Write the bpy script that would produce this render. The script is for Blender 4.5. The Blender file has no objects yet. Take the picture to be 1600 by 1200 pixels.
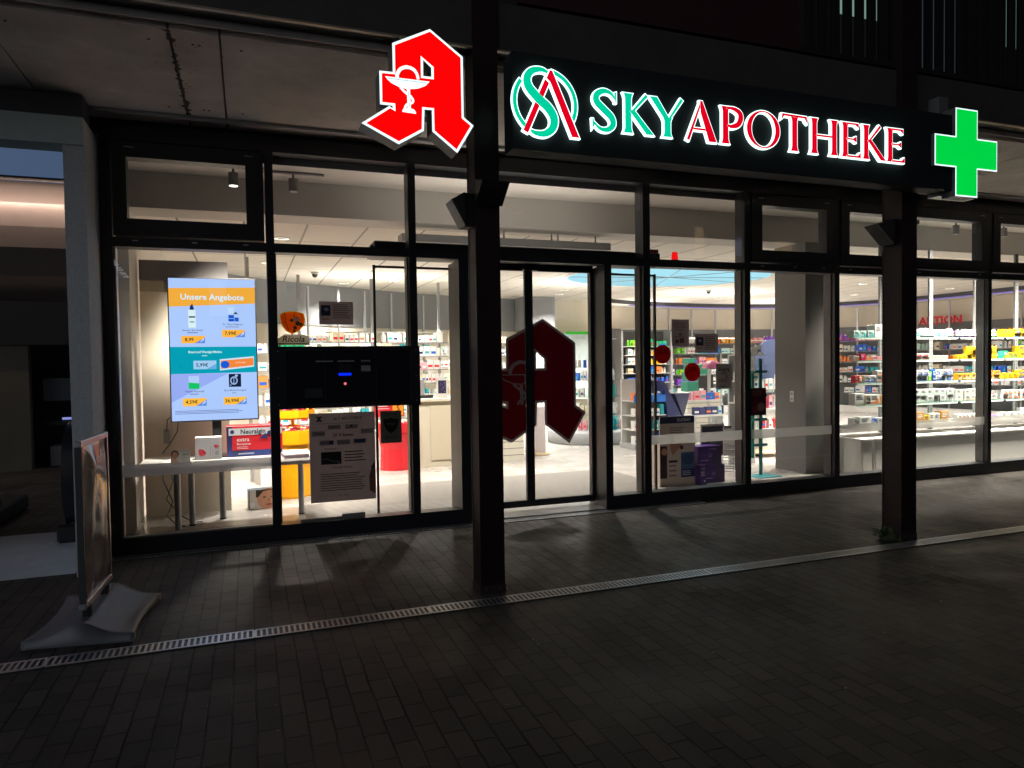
import bpy, math, random
from mathutils import Vector, Matrix
from mathutils.geometry import tessellate_polygon
random.seed(7)
V = Vector
scene = bpy.context.scene
C = scene.collection

# ---------------------------------------------------------------- camera
CAM_F, YAW, PITCH, ROLL, CAM_Y, CAM_Z = 1115.4, 0.35404, -0.030559, -0.01462, -6.37, 1.5
fwd = V((math.sin(YAW)*math.cos(PITCH), math.cos(YAW)*math.cos(PITCH), math.sin(PITCH)))
rgt = V((math.cos(YAW), -math.sin(YAW), 0)); up = rgt.cross(fwd)
r2 = rgt*math.cos(ROLL) + up*math.sin(ROLL); u2 = -rgt*math.sin(ROLL) + up*math.cos(ROLL)
cam_data = bpy.data.cameras.new('camera'); cam = bpy.data.objects.new('camera', cam_data); C.objects.link(cam)
cam_data.sensor_width = 36; cam_data.lens = 36*CAM_F/1600
cam_data.clip_start = 0.05; cam_data.clip_end = 400
M4 = Matrix((r2, u2, -fwd)).transposed().to_4x4(); M4.translation = V((0, CAM_Y, CAM_Z))
cam.matrix_world = M4
scene.camera = cam

# ---------------------------------------------------------------- world: last dusk light
w = bpy.data.worlds.new('World'); scene.world = w; w.use_nodes = True
nt = w.node_tree; nt.nodes.clear()
wo = nt.nodes.new('ShaderNodeOutputWorld'); bg = nt.nodes.new('ShaderNodeBackground')
tc = nt.nodes.new('ShaderNodeTexCoord')
def sky_lobe(d, lo, hi, cols):
    dp = nt.nodes.new('ShaderNodeVectorMath'); dp.operation = 'DOT_PRODUCT'; dp.inputs[1].default_value = d
    nt.links.new(tc.outputs['Generated'], dp.inputs[0])
    rp = nt.nodes.new('ShaderNodeValToRGB'); rp.color_ramp.interpolation = 'EASE'; e = rp.color_ramp.elements
    e[0].position = lo; e[0].color = (*cols[0], 1); e[1].position = hi; e[1].color = (*cols[1], 1)
    nt.links.new(dp.outputs['Value'], rp.inputs[0]); return rp.outputs[0]
s1 = sky_lobe((-0.55, 0.83, 0.0), 0.45, 0.95, [(0.003, 0.0032, 0.004), (0.060, 0.095, 0.170)])   # last blue light over the passage
s2 = sky_lobe((-0.88, -0.47, 0.05), 0.50, 1.0, [(0.0, 0.0, 0.0), (0.58, 0.63, 0.70)])          # glow added on the left behind the viewer to brighten the wall end
ad = nt.nodes.new('ShaderNodeVectorMath'); ad.operation = 'ADD'; nt.links.new(s1, ad.inputs[0]); nt.links.new(s2, ad.inputs[1])
nt.links.new(ad.outputs[0], bg.inputs[0]); bg.inputs[1].default_value = 1.0
nt.links.new(bg.outputs[0], wo.inputs[0])
scene.view_settings.view_transform = 'Standard'; scene.view_settings.look = 'None'
scene.view_settings.exposure = 0; scene.view_settings.gamma = 1
LAMP_W = 66.0        # watts of each shop downlight
cy = scene.cycles
cy.use_denoising = True; cy.max_bounces = 10; cy.diffuse_bounces = 5; cy.glossy_bounces = 4
cy.transparent_max_bounces = 24; cy.transmission_bounces = 4; cy.caustics_reflective = False; cy.caustics_refractive = False
cy.sample_clamp_indirect = 3.0; cy.use_adaptive_sampling = True; cy.adaptive_threshold = 0.012
try: cy.use_light_tree = True
except Exception: pass

# ---------------------------------------------------------------- materials
MC = {}
def lin(c):
    return tuple((x/255/12.92 if x/255 <= 0.04045 else ((x/255+0.055)/1.055)**2.4) for x in c)
def mat(name, col, rough=0.5, metal=0.0, noise=0.08, scale=18, bump=0.0, bscale=60, trans=0.0, spec=0.5, rgb=False):
    if name in MC: return MC[name]
    if rgb: col = lin(col)
    m = bpy.data.materials.new(name); m.use_nodes = True; t = m.node_tree; b = t.nodes['Principled BSDF']
    b.inputs['Roughness'].default_value = rough; b.inputs['Metallic'].default_value = metal
    b.inputs['Specular IOR Level'].default_value = spec
    co = t.nodes.new('ShaderNodeTexCoord')
    n = t.nodes.new('ShaderNodeTexNoise'); n.inputs['Scale'].default_value = scale; n.inputs['Detail'].default_value = 5
    t.links.new(co.outputs['Object'], n.inputs['Vector'])
    mp = t.nodes.new('ShaderNodeMapRange'); mp.inputs['To Min'].default_value = 1-noise*1.6; mp.inputs['To Max'].default_value = 1+noise*1.6
    t.links.new(n.outputs['Fac'], mp.inputs['Value'])
    mx = t.nodes.new('ShaderNodeVectorMath'); mx.operation = 'SCALE'; mx.inputs[0].default_value = col
    t.links.new(mp.outputs[0], mx.inputs['Scale']); t.links.new(mx.outputs[0], b.inputs['Base Color'])
    if bump:
        n2 = t.nodes.new('ShaderNodeTexNoise'); n2.inputs['Scale'].default_value = bscale; n2.inputs['Detail'].default_value = 6
        t.links.new(co.outputs['Object'], n2.inputs['Vector'])
        bp = t.nodes.new('ShaderNodeBump'); bp.inputs['Strength'].default_value = bump; bp.inputs['Distance'].default_value = 0.01
        t.links.new(n2.outputs['Fac'], bp.inputs['Height']); t.links.new(bp.outputs[0], b.inputs['Normal'])
    if trans:
        tr = t.nodes.new('ShaderNodeBsdfTranslucent'); t.links.new(mx.outputs[0], tr.inputs[0])
        ms = t.nodes.new('ShaderNodeMixShader'); ms.inputs[0].default_value = trans
        t.links.new(b.outputs[0], ms.inputs[1]); t.links.new(tr.outputs[0], ms.inputs[2])
        t.links.new(ms.outputs[0], t.nodes['Material Output'].inputs[0])
    MC[name] = m; return m
def glow(name, col, s=1.0, rgb=True):
    if name in MC: return MC[name]
    if rgb: col = lin(col)
    m = bpy.data.materials.new(name); m.use_nodes = True; t = m.node_tree; t.nodes.clear()
    o = t.nodes.new('ShaderNodeOutputMaterial'); em = t.nodes.new('ShaderNodeEmission')
    em.inputs[1].default_value = s
    co = t.nodes.new('ShaderNodeTexCoord'); n = t.nodes.new('ShaderNodeTexNoise'); n.inputs['Scale'].default_value = 3
    t.links.new(co.outputs['Object'], n.inputs['Vector'])
    mp = t.nodes.new('ShaderNodeMapRange'); mp.inputs['To Min'].default_value = 0.94; mp.inputs['To Max'].default_value = 1.06
    t.links.new(n.outputs['Fac'], mp.inputs['Value'])
    mx = t.nodes.new('ShaderNodeVectorMath'); mx.operation = 'SCALE'; mx.inputs[0].default_value = col
    t.links.new(mp.outputs[0], mx.inputs['Scale']); t.links.new(mx.outputs[0], em.inputs[0])
    t.links.new(em.outputs[0], o.inputs[0]); MC[name] = m; return m
def glass_mat(name, tint=(0.97, 0.965, 0.955), white=0.0, refl=1.0):
    m = bpy.data.materials.new(name); m.use_nodes = True; t = m.node_tree; t.nodes.clear()
    o = t.nodes.new('ShaderNodeOutputMaterial'); tr = t.nodes.new('ShaderNodeBsdfTransparent'); tr.inputs[0].default_value = (*tint, 1)
    gl = t.nodes.new('ShaderNodeBsdfGlossy'); gl.inputs['Roughness'].default_value = 0.0
    fr = t.nodes.new('ShaderNodeFresnel'); fr.inputs[0].default_value = 1.48
    ge = t.nodes.new('ShaderNodeNewGeometry'); iv = t.nodes.new('ShaderNodeMath'); iv.operation = 'SUBTRACT'; iv.inputs[0].default_value = 1
    t.links.new(ge.outputs['Backfacing'], iv.inputs[1])
    mu = t.nodes.new('ShaderNodeMath'); mu.operation = 'MULTIPLY'; t.links.new(fr.outputs[0], mu.inputs[0]); t.links.new(iv.outputs[0], mu.inputs[1])
    m2 = t.nodes.new('ShaderNodeMath'); m2.operation = 'MULTIPLY'; m2.inputs[1].default_value = refl; t.links.new(mu.outputs[0], m2.inputs[0])
    a = tr.outputs[0]
    if white:
        d = t.nodes.new('ShaderNodeBsdfDiffuse'); d.inputs[0].default_value = (0.8, 0.8, 0.78, 1)
        tl = t.nodes.new('ShaderNodeBsdfTranslucent'); tl.inputs[0].default_value = (0.8, 0.8, 0.78, 1)
        x = t.nodes.new('ShaderNodeMixShader'); x.inputs[0].default_value = 0.6
        t.links.new(d.outputs[0], x.inputs[1]); t.links.new(tl.outputs[0], x.inputs[2])
        y = t.nodes.new('ShaderNodeMixShader'); y.inputs[0].default_value = white
        t.links.new(tr.outputs[0], y.inputs[1]); t.links.new(x.outputs[0], y.inputs[2]); a = y.outputs[0]
    mx = t.nodes.new('ShaderNodeMixShader'); t.links.new(m2.outputs[0], mx.inputs[0])
    t.links.new(a, mx.inputs[1]); t.links.new(gl.outputs[0], mx.inputs[2]); t.links.new(mx.outputs[0], o.inputs[0])
    MC[name] = m; return m
GLASS = glass_mat('window_glass'); FROST = glass_mat('frosted_film', white=0.62, refl=0.3)
SHELFG = glass_mat('shelf_glass', tint=(0.955, 0.985, 0.975)); SHELFE = mat('shelf_glass_edge', (0.20, 0.42, 0.36), 0.15)

FRAME = mat('anthracite_frame', (0.016, 0.018, 0.024), 0.38, 0.0, 0.05)
FRAME2 = mat('brushed_steel', (0.075, 0.072, 0.075), 0.38, 0.8, 0.2, 9)
STEEL = mat('column_oxide_steel', (0.014, 0.0045, 0.006), 0.45, 0.0, 0.45, 9, 0.35, 30)
BLACK = mat('black_steel', (0.012, 0.012, 0.013), 0.45, 0, 0.1)
BLACKP = mat('black_plastic', (0.02, 0.02, 0.022), 0.35)
GALV = mat('galvanised_steel', (0.52, 0.53, 0.55), 0.34, 0.85, 0.12, 22, 0.05)
ALU = mat('aluminium', (0.55, 0.56, 0.58), 0.35, 0.7, 0.06)
CREAM = mat('cream_wall', (0.80, 0.73, 0.60), 0.7, 0, 0.03, 3)
WHITE = mat('white_plaster', (0.84, 0.80, 0.74), 0.8, 0, 0.03, 3)
WHITEL = mat('white_laminate', (0.76, 0.75, 0.72), 0.35, 0, 0.02, 4)
CREAML = mat('cream_laminate', (0.74, 0.69, 0.55), 0.35, 0, 0.03, 4)
GREYW = mat('grey_wall', (0.24, 0.25, 0.265), 0.75, 0, 0.04, 3)
GREYC = mat('grey_column_paint', (0.14, 0.137, 0.132), 0.7, 0, 0.05, 3)
DGREY = mat('dark_grey', (0.06, 0.06, 0.065), 0.5)
MGREY = mat('mid_grey', (0.28, 0.28, 0.29), 0.5)
PAPER = mat('paper_white', (0.62, 0.59, 0.57), 0.7, 0, 0.03, 6, trans=0.10)
def ink(r, g, b): return mat('ink_%02x%02x%02x' % (r, g, b), (r, g, b), 0.5, 0, 0.05, 12, rgb=True)
def tint(r, g, b, rough=0.45): return mat('paint_%02x%02x%02x' % (r, g, b), (r, g, b), rough, 0, 0.06, 12, rgb=True)

def concrete(name, col, s=2.2):
    m = mat(name, col, 0.8, 0, 0.0, 2, 0.25, 90); t = m.node_tree; b = t.nodes['Principled BSDF']
    co = [n for n in t.nodes if n.bl_idname == 'ShaderNodeTexCoord'][0]
    sc = b.inputs['Base Color'].links[0].from_node
    n = t.nodes.new('ShaderNodeTexNoise'); n.inputs['Scale'].default_value = s; n.inputs['Detail'].default_value = 9; n.inputs['Roughness'].default_value = 0.68
    t.links.new(co.outputs['Object'], n.inputs['Vector'])
    r = t.nodes.new('ShaderNodeMapRange'); r.inputs['From Min'].default_value = 0.3; r.inputs['From Max'].default_value = 0.7; r.inputs['To Min'].default_value = 0.72; r.inputs['To Max'].default_value = 1.2
    t.links.new(n.outputs['Fac'], r.inputs['Value']); t.links.new(r.outputs[0], sc.inputs['Scale'])
    return m
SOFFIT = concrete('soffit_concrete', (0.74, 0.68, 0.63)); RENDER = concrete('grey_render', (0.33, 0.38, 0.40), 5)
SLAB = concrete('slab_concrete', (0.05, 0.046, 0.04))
PIER = mat('rough_render', (0.60, 0.63, 0.66), 0.9, 0, 0.15, 40, 0.8, 140)

def brick_mat(name, c1, c2, mortar, bw, rh, ms, swap=False, rough=0.5, bump=0.5, offset=0.5, freq=2, stain=0.0, rvar=0.0, spec=0.5):
    m = bpy.data.materials.new(name); m.use_nodes = True; t = m.node_tree; b = t.nodes['Principled BSDF']
    co = t.nodes.new('ShaderNodeTexCoord'); vec = co.outputs['Object']
    if swap:
        s = t.nodes.new('ShaderNodeSeparateXYZ'); cb = t.nodes.new('ShaderNodeCombineXYZ')
        t.links.new(vec, s.inputs[0]); t.links.new(s.outputs['Y'], cb.inputs['X']); t.links.new(s.outputs['X'], cb.inputs['Y']); vec = cb.outputs[0]
    # slight wobble so joints are not ruler straight
    wn = t.nodes.new('ShaderNodeTexNoise'); wn.inputs['Scale'].default_value = 5; t.links.new(vec, wn.inputs['Vector'])
    ws = t.nodes.new('ShaderNodeVectorMath'); ws.operation = 'SUBTRACT'; ws.inputs[1].default_value = (0.5, 0.5, 0.5); t.links.new(wn.outputs['Color'], ws.inputs[0])
    wm = t.nodes.new('ShaderNodeVectorMath'); wm.operation = 'SCALE'; wm.inputs['Scale'].default_value = 0.012 if bump > 0.3 else 0.0; t.links.new(ws.outputs[0], wm.inputs[0])
    wa = t.nodes.new('ShaderNodeVectorMath'); wa.operation = 'ADD'; t.links.new(vec, wa.inputs[0]); t.links.new(wm.outputs[0], wa.inputs[1])
    br = t.nodes.new('ShaderNodeTexBrick'); br.offset = offset; br.offset_frequency = freq
    t.links.new(wa.outputs[0], br.inputs['Vector'])
    br.inputs['Scale'].default_value = 1; br.inputs['Brick Width'].default_value = bw; br.inputs['Row Height'].default_value = rh
    br.inputs['Mortar Size'].default_value = ms; br.inputs['Mortar Smooth'].default_value = 0.25; br.inputs['Bias'].default_value = 0
    br.inputs['Color1'].default_value = (*c1, 1); br.inputs['Color2'].default_value = (*c2, 1); br.inputs['Mortar'].default_value = (*mortar, 1)
    col = br.outputs['Color']
    n = t.nodes.new('ShaderNodeTexNoise'); n.inputs['Scale'].default_value = 1.3; n.inputs['Detail'].default_value = 8; n.inputs['Roughness'].default_value = 0.65
    t.links.new(co.outputs['Object'], n.inputs['Vector'])
    r = t.nodes.new('ShaderNodeMapRange'); r.inputs['From Min'].default_value = 0.3; r.inputs['From Max'].default_value = 0.7
    r.inputs['To Min'].default_value = 1-stain; r.inputs['To Max'].default_value = 1+stain
    t.links.new(n.outputs['Fac'], r.inputs['Value'])
    sc = t.nodes.new('ShaderNodeVectorMath'); sc.operation = 'SCALE'; t.links.new(col, sc.inputs[0]); t.links.new(r.outputs[0], sc.inputs['Scale'])
    n3 = t.nodes.new('ShaderNodeTexNoise'); n3.inputs['Scale'].default_value = 240; n3.inputs['Detail'].default_value = 3
    t.links.new(co.outputs['Object'], n3.inputs['Vector'])
    r3 = t.nodes.new('ShaderNodeMapRange'); r3.inputs['To Min'].default_value = 1-stain*1.2; r3.inputs['To Max'].default_value = 1+stain*1.2; t.links.new(n3.outputs['Fac'], r3.inputs['Value'])
    if swap is False: r3.inputs['To Min'].default_value = r3.inputs['To Max'].default_value = 1
    s2 = t.nodes.new('ShaderNodeVectorMath'); s2.operation = 'SCALE'; t.links.new(sc.outputs[0], s2.inputs[0]); t.links.new(r3.outputs[0], s2.inputs['Scale'])
    t.links.new(s2.outputs[0], b.inputs['Base Color'])
    r4 = t.nodes.new('ShaderNodeMapRange'); r4.inputs['From Min'].default_value = 0.35; r4.inputs['From Max'].default_value = 0.65
    r4.inputs['To Min'].default_value = rough-rvar; r4.inputs['To Max'].default_value = rough+rvar
    t.links.new(n.outputs['Fac'], r4.inputs['Value']); t.links.new(r4.outputs[0], b.inputs['Roughness'])
    b.inputs['Specular IOR Level'].default_value = spec
    if bump:
        ad = t.nodes.new('ShaderNodeMath'); ad.operation = 'MULTIPLY_ADD'; ad.inputs[1].default_value = -1.0
        mlt = t.nodes.new('ShaderNodeMath'); mlt.operation = 'MULTIPLY'; mlt.inputs[1].default_value = 0.35; t.links.new(n3.outputs['Fac'], mlt.inputs[0])
        t.links.new(br.outputs['Fac'], ad.inputs[0]); t.links.new(mlt.outputs[0], ad.inputs[2])
        bp = t.nodes.new('ShaderNodeBump'); bp.inputs['Strength'].default_value = bump; bp.inputs['Distance'].default_value = 0.006
        t.links.new(ad.outputs[0], bp.inputs['Height']); t.links.new(bp.outputs[0], b.inputs['Normal'])
    MC[name] = m; return m
PAVER = brick_mat('concrete_pavers', (0.066, 0.058, 0.051), (0.036, 0.032, 0.029), (0.004, 0.0036, 0.0033), 0.2, 0.1, 0.0052, True, 0.58, 0.9, stain=0.46, rvar=0.16, spec=0.28)
TILE = brick_mat('floor_tiles', (0.50, 0.475, 0.44), (0.455, 0.43, 0.40), (0.26, 0.24, 0.21), 0.9, 0.45, 0.003, False, 0.24, 0.0, 0.5, stain=0.05, rvar=0.05)
_t = TILE.node_tree; _b = _t.nodes['Principled BSDF']; _l = _b.inputs['Base Color'].links[0].from_socket
_n = _t.nodes.new('ShaderNodeTexNoise'); _n.inputs['Scale'].default_value = 2.2; _n.inputs['Detail'].default_value = 9; _n.inputs['Distortion'].default_value = 1.6
_c = [n for n in _t.nodes if n.bl_idname == 'ShaderNodeTexCoord'][0]; _t.links.new(_c.outputs['Object'], _n.inputs['Vector'])
_r = _t.nodes.new('ShaderNodeMapRange'); _r.inputs['From Min'].default_value = .38; _r.inputs['From Max'].default_value = .62; _r.inputs['To Min'].default_value = .86; _r.inputs['To Max'].default_value = 1.07
_t.links.new(_n.outputs['Fac'], _r.inputs['Value']); _s = _t.nodes.new('ShaderNodeVectorMath'); _s.operation = 'SCALE'; _t.links.new(_l, _s.inputs[0]); _t.links.new(_r.outputs[0], _s.inputs['Scale']); _t.links.new(_s.outputs[0], _b.inputs['Base Color'])
CEILT = brick_mat('ceiling_tiles', (0.90, 0.85, 0.78), (0.88, 0.83, 0.76), (0.34, 0.31, 0.27), 1.25, 0.625, 0.013, True, 0.85, 0.0, 0.0, stain=0.03)
def stripe_mat(name, c1, c2, f):
    m = mat(name, c1, 0.9, 0, 0.1, 40); t = m.node_tree; b = t.nodes['Principled BSDF']
    co = [n for n in t.nodes if n.bl_idname == 'ShaderNodeTexCoord'][0]
    wv = t.nodes.new('ShaderNodeTexWave'); wv.bands_direction = 'Y'; wv.inputs['Scale'].default_value = f; wv.inputs['Distortion'].default_value = 0.6
    wv.inputs['Detail'].default_value = 1; t.links.new(co.outputs['Object'], wv.inputs['Vector'])
    rp = t.nodes.new('ShaderNodeValToRGB'); rp.color_ramp.elements[0].color = (*c1, 1); rp.color_ramp.elements[1].color = (*c2, 1)
    t.links.new(wv.outputs['Fac'], rp.inputs[0]); t.links.new(rp.outputs[0], b.inputs['Base Color']); return m
MAT_RUG = stripe_mat('entrance_matting', (0.07, 0.065, 0.058), (0.30, 0.28, 0.25), 5)
def slat_mat(name, col, pitch):
    m = mat(name, col, 0.4); t = m.node_tree; b = t.nodes['Principled BSDF']
    co = [n for n in t.nodes if n.bl_idname == 'ShaderNodeTexCoord'][0]; s = t.nodes.new('ShaderNodeSeparateXYZ'); t.links.new(co.outputs['Object'], s.inputs[0])
    d = t.nodes.new('ShaderNodeMath'); d.operation = 'DIVIDE'; d.inputs[1].default_value = pitch; t.links.new(s.outputs['Z'], d.inputs[0])
    f = t.nodes.new('ShaderNodeMath'); f.operation = 'FRACT'; t.links.new(d.outputs[0], f.inputs[0])
    g = t.nodes.new('ShaderNodeMath'); g.operation = 'GREATER_THAN'; g.inputs[1].default_value = 0.9; t.links.new(f.outputs[0], g.inputs[0])
    mx = t.nodes.new('ShaderNodeMix'); mx.data_type = 'RGBA'; t.links.new(g.outputs[0], mx.inputs[0]); mx.inputs[6].default_value = (*col, 1); mx.inputs[7].default_value = (0.16, 0.15, 0.13, 1)
    t.links.new(mx.outputs[2], b.inputs['Base Color']); return m
SLAT = slat_mat('slat_wall_laminate', (0.70, 0.66, 0.55), 0.10)

# ---------------------------------------------------------------- mesh builder
TXT = {}
def text_mesh(s, bold=False):
    k = (s, bold)
    if k in TXT: return TXT[k]
    c = bpy.data.curves.new('lettering', 'FONT'); c.body = s; c.resolution_u = 2
    if bold: c.offset = 0.018*bold
    o = bpy.data.objects.new('lettering', c); me = bpy.data.meshes.new_from_object(o)
    vs = [v.co.copy() for v in me.vertices]; fs = [tuple(p.vertices) for p in me.polygons]
    bpy.data.objects.remove(o); bpy.data.meshes.remove(me); bpy.data.curves.remove(c)
    xs = [v.x for v in vs] or [0]; TXT[k] = (vs, fs, min(xs), max(xs)); return TXT[k]
WL = {}
class MB:
    def __init__(s): s.v = []; s.f = []; s.m = []; s.mats = []; s.smooth = set(); s.T = None
    def mi(s, m):
        if m not in s.mats: s.mats.append(m)
        return s.mats.index(m)
    def add(s, vs, fs, m, smooth=False):
        b = len(s.v); i = s.mi(m)
        for p in vs:
            p = V(p); s.v.append(s.T @ p if s.T else p)
        for f in fs:
            if smooth: s.smooth.add(len(s.f))
            s.f.append(tuple(b+k for k in f)); s.m.append(i)
        return s
    def box(s, x0, x1, y0, y1, z0, z1, m, bev=0.0):
        if x0 > x1: x0, x1 = x1, x0
        if y0 > y1: y0, y1 = y1, y0
        if z0 > z1: z0, z1 = z1, z0
        if bev:
            b = bev; vs = []; 
            for z, i in ((z0, b), (z0+b, 0), (z1-b, 0), (z1, b)):
                vs += [(x0+i+(b if not i else 0), y0+i, z), (x1-i-(b if not i else 0), y0+i, z), (x1-i, y0+i+(b if not i else 0), z), (x1-i, y1-i-(b if not i else 0), z),
                       (x1-i-(b if not i else 0), y1-i, z), (x0+i+(b if not i else 0), y1-i, z), (x0+i, y1-i-(b if not i else 0), z), (x0+i, y0+i+(b if not i else 0), z)]
            fs = [tuple(reversed(range(8))), tuple(range(24, 32))]
            for r in range(3):
                for k in range(8): fs.append((r*8+k, r*8+(k+1) % 8, r*8+8+(k+1) % 8, r*8+8+k))
            return s.add(vs, fs, m)
        return s.add([(x0,y0,z0),(x1,y0,z0),(x1,y1,z0),(x0,y1,z0),(x0,y0,z1),(x1,y0,z1),(x1,y1,z1),(x0,y1,z1)],
                     [(3,2,1,0),(4,5,6,7),(0,1,5,4),(1,2,6,5),(2,3,7,6),(3,0,4,7)], m)
    def prism(s, loops, m, O=(0,0,0), U=(1,0,0), W=(0,0,1), N=(0,-1,0), d=0.0, side=None, back=True):
        """2-D loops (first outer, rest holes) in the frame O,U,W, pushed out along N by d"""
        O, U, W, N = V(O), V(U), V(W), V(N)
        lp = [[V((a, b, 0)) for a, b in l] for l in loops]
        pts = [p for l in lp for p in l]; tri = tessellate_polygon(lp)
        P = [O + U*p.x + W*p.y for p in pts]
        tri = [t for t in tri]
        ft = []
        for t in tri:
            a, b, c = (P[i] for i in t)
            ft.append(t if (b-a).cross(c-a).dot(N) > 0 else (t[0], t[2], t[1]))
        s.add([p + N*d for p in P], ft, m)
        if d:
            if back: s.add(P, [(t[0], t[2], t[1]) for t in ft], side or m)
            n0 = 0
            for l in lp:
                n = len(l); A = sum(l[i].x*l[(i+1) % n].y - l[(i+1) % n].x*l[i].y for i in range(n))
                hole = l is not lp[0]
                vs = P[n0:n0+n] + [p + N*d for p in P[n0:n0+n]]
                fl = (U.cross(W).dot(N) > 0) == ((A > 0) != hole)
                fs = []
                for i in range(n):
                    j = (i+1) % n; q = (i, j, n+j, n+i)
                    fs.append(q if fl else q[::-1])
                s.add(vs, fs, side or m); n0 += n
        return s
    def cyl(s, a, b, r, m, n=12, r2=None, caps=True, smooth=True):
        a, b = V(a), V(b); ax = (b-a).normalized(); q = ax.orthogonal().normalized(); w2 = ax.cross(q)
        r2 = r if r2 is None else r2
        ring = lambda c, rr: [c + (q*math.cos(2*math.pi*k/n) + w2*math.sin(2*math.pi*k/n))*rr for k in range(n)]
        s.add(ring(a, r)+ring(b, r2), [(k, (k+1) % n, n+(k+1) % n, n+k) for k in range(n)], m, smooth)
        if caps:
            s.add(ring(a, r), [tuple(reversed(range(n)))], m); s.add(ring(b, r2), [tuple(range(n))], m)
        return s
    def lathe(s, prof, c, m, n=20, smooth=True):
        vs = [(c[0]+r*math.cos(2*math.pi*k/n), c[1]+r*math.sin(2*math.pi*k/n), c[2]+z) for r, z in prof for k in range(n)]
        fs = [(i*n+k, i*n+(k+1) % n, (i+1)*n+(k+1) % n, (i+1)*n+k) for i in range(len(prof)-1) for k in range(n)]
        return s.add(vs, fs, m, smooth)
    def tube(s, pts, r, m, n=7):
        pts = [V(p) for p in pts]; rings = []; ref = V((0.3, 0.5, 0.8))
        for i, p in enumerate(pts):
            t = (pts[min(i+1, len(pts)-1)] - pts[max(i-1, 0)]).normalized(); q = t.cross(ref).normalized(); w2 = t.cross(q)
            rings += [p + (q*math.cos(2*math.pi*k/n)+w2*math.sin(2*math.pi*k/n))*r for k in range(n)]
        return s.add(rings, [(i*n+k, i*n+(k+1) % n, (i+1)*n+(k+1) % n, (i+1)*n+k) for i in range(len(pts)-1) for k in range(n)], m, True)
    def sweep(s, pts, prof, m, N=(0, 1, 0)):
        """flat strip path in plane perpendicular to N; prof = (width along N, thickness)"""
        pts = [V(p) for p in pts]; N = V(N); vs = []; L = len(pts)
        for i, p in enumerate(pts):
            t = (pts[min(i+1, L-1)] - pts[max(i-1, 0)]).normalized(); q = t.cross(N).normalized()
            for a, b in ((-1, -1), (1, -1), (1, 1), (-1, 1)): vs.append(p + N*a*prof[0]/2 + q*b*prof[1]/2)
        fs = [(i*4+k, i*4+(k+1) % 4, i*4+4+(k+1) % 4, i*4+4+k) for i in range(L-1) for k in range(4)] + [(3, 2, 1, 0), tuple(4*(L-1)+k for k in range(4))]
        return s.add(vs, fs, m)
    def text(s, t, size, O, U, W, m, align='C', bold=False, shear=0.0, sx=1.0):
        vs, fs, a, b = text_mesh(t, bold); O, U, W = V(O), V(U), V(W)
        k = size/0.72; off = {'L': a, 'C': (a+b)/2, 'R': b}[align]
        return s.add([O + U*((v.x-off)*k*sx + v.y*k*shear) + W*(v.y*k) for v in vs], fs, m)
    def build(s, name, parent=None, origin=None):
        o0 = V(WL[parent.name]) if parent is not None else V(origin or (0, 0, 0))
        me = bpy.data.meshes.new(name); me.from_pydata([tuple(p - o0) for p in s.v], [], s.f)
        for m in s.mats: me.materials.append(m)
        me.polygons.foreach_set('material_index', s.m)
        if s.smooth: me.polygons.foreach_set('use_smooth', [i in s.smooth for i in range(len(s.f))])
        me.update(); o = bpy.data.objects.new(name, me); C.objects.link(o)
        if parent is not None: o.parent = parent
        else: o.location = o0
        WL[o.name] = tuple(o0); return o
def tag(o, label, cat, group=None, kind=None):
    o['label'] = label; o['category'] = cat
    if group: o['group'] = group
    if kind: o['kind'] = kind
    return o
def thing(name, label, cat, loc, group=None):
    o = bpy.data.objects.new(name, None); C.objects.link(o); o.location = loc; WL[o.name] = tuple(loc); o.empty_display_size = 0.1
    return tag(o, label, cat, group)
def struct(o): o['kind'] = 'structure'; return o
def copy_tree(o, loc, label=None, group=None):
    c = o.copy(); C.objects.link(c); c.location = loc; WL[c.name] = tuple(loc)
    if label: c['label'] = label
    if group: c['group'] = group
    for ch in [x for x in bpy.data.objects if x.parent == o]:
        d = ch.copy(); C.objects.link(d); d.parent = c
        for g in [x for x in bpy.data.objects if x.parent == ch]:
            h = g.copy(); C.objects.link(h); h.parent = d
    return c
def offset(poly, d):
    n = len(poly); A = sum(poly[i][0]*poly[(i+1) % n][1] - poly[(i+1) % n][0]*poly[i][1] for i in range(n)); sg = 1 if A > 0 else -1
    out = []
    for i in range(n):
        p0, p1, p2 = V(poly[i-1]), V(poly[i]), V(poly[(i+1) % n])
        a = (p1-p0).normalized(); b = (p2-p1).normalized(); na = V((a.y, -a.x))*sg; nb = V((b.y, -b.x))*sg
        q = (na+nb); L = q.length
        if L < 1e-4: out.append((p1.x+na.x*d, p1.y+na.y*d)); continue
        q.normalize(); k = d/max(0.42, q.dot(na)); out.append((p1.x+q.x*k, p1.y+q.y*k))
    return out
def stroke(cl, wd):
    """polygon around a centreline; wd scalar or list of widths"""
    cl = [V(p) for p in cl]; L = len(cl); wd = wd if isinstance(wd, (list, tuple)) else [wd]*L; a, b = [], []
    for i, p in enumerate(cl):
        t = (cl[min(i+1, L-1)] - cl[max(i-1, 0)]).normalized(); q = V((-t.y, t.x)); a.append(tuple(p+q*wd[i]/2)); b.append(tuple(p-q*wd[i]/2))
    return a + b[::-1]
def spline(pts, k=6):
    P = [V(p) for p in pts]; P = [P[0]*2-P[1]] + P + [P[-1]*2-P[-2]]; out = []
    for i in range(1, len(P)-2):
        for j in range(k):
            t = j/k; a, b, c, d = P[i-1], P[i], P[i+1], P[i+2]
            out.append(tuple(0.5*((2*b)+(c-a)*t+(2*a-5*b+4*c-d)*t*t+(3*b-a-3*c+d)*t**3)))
    out.append(tuple(P[-2])); return out
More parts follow.
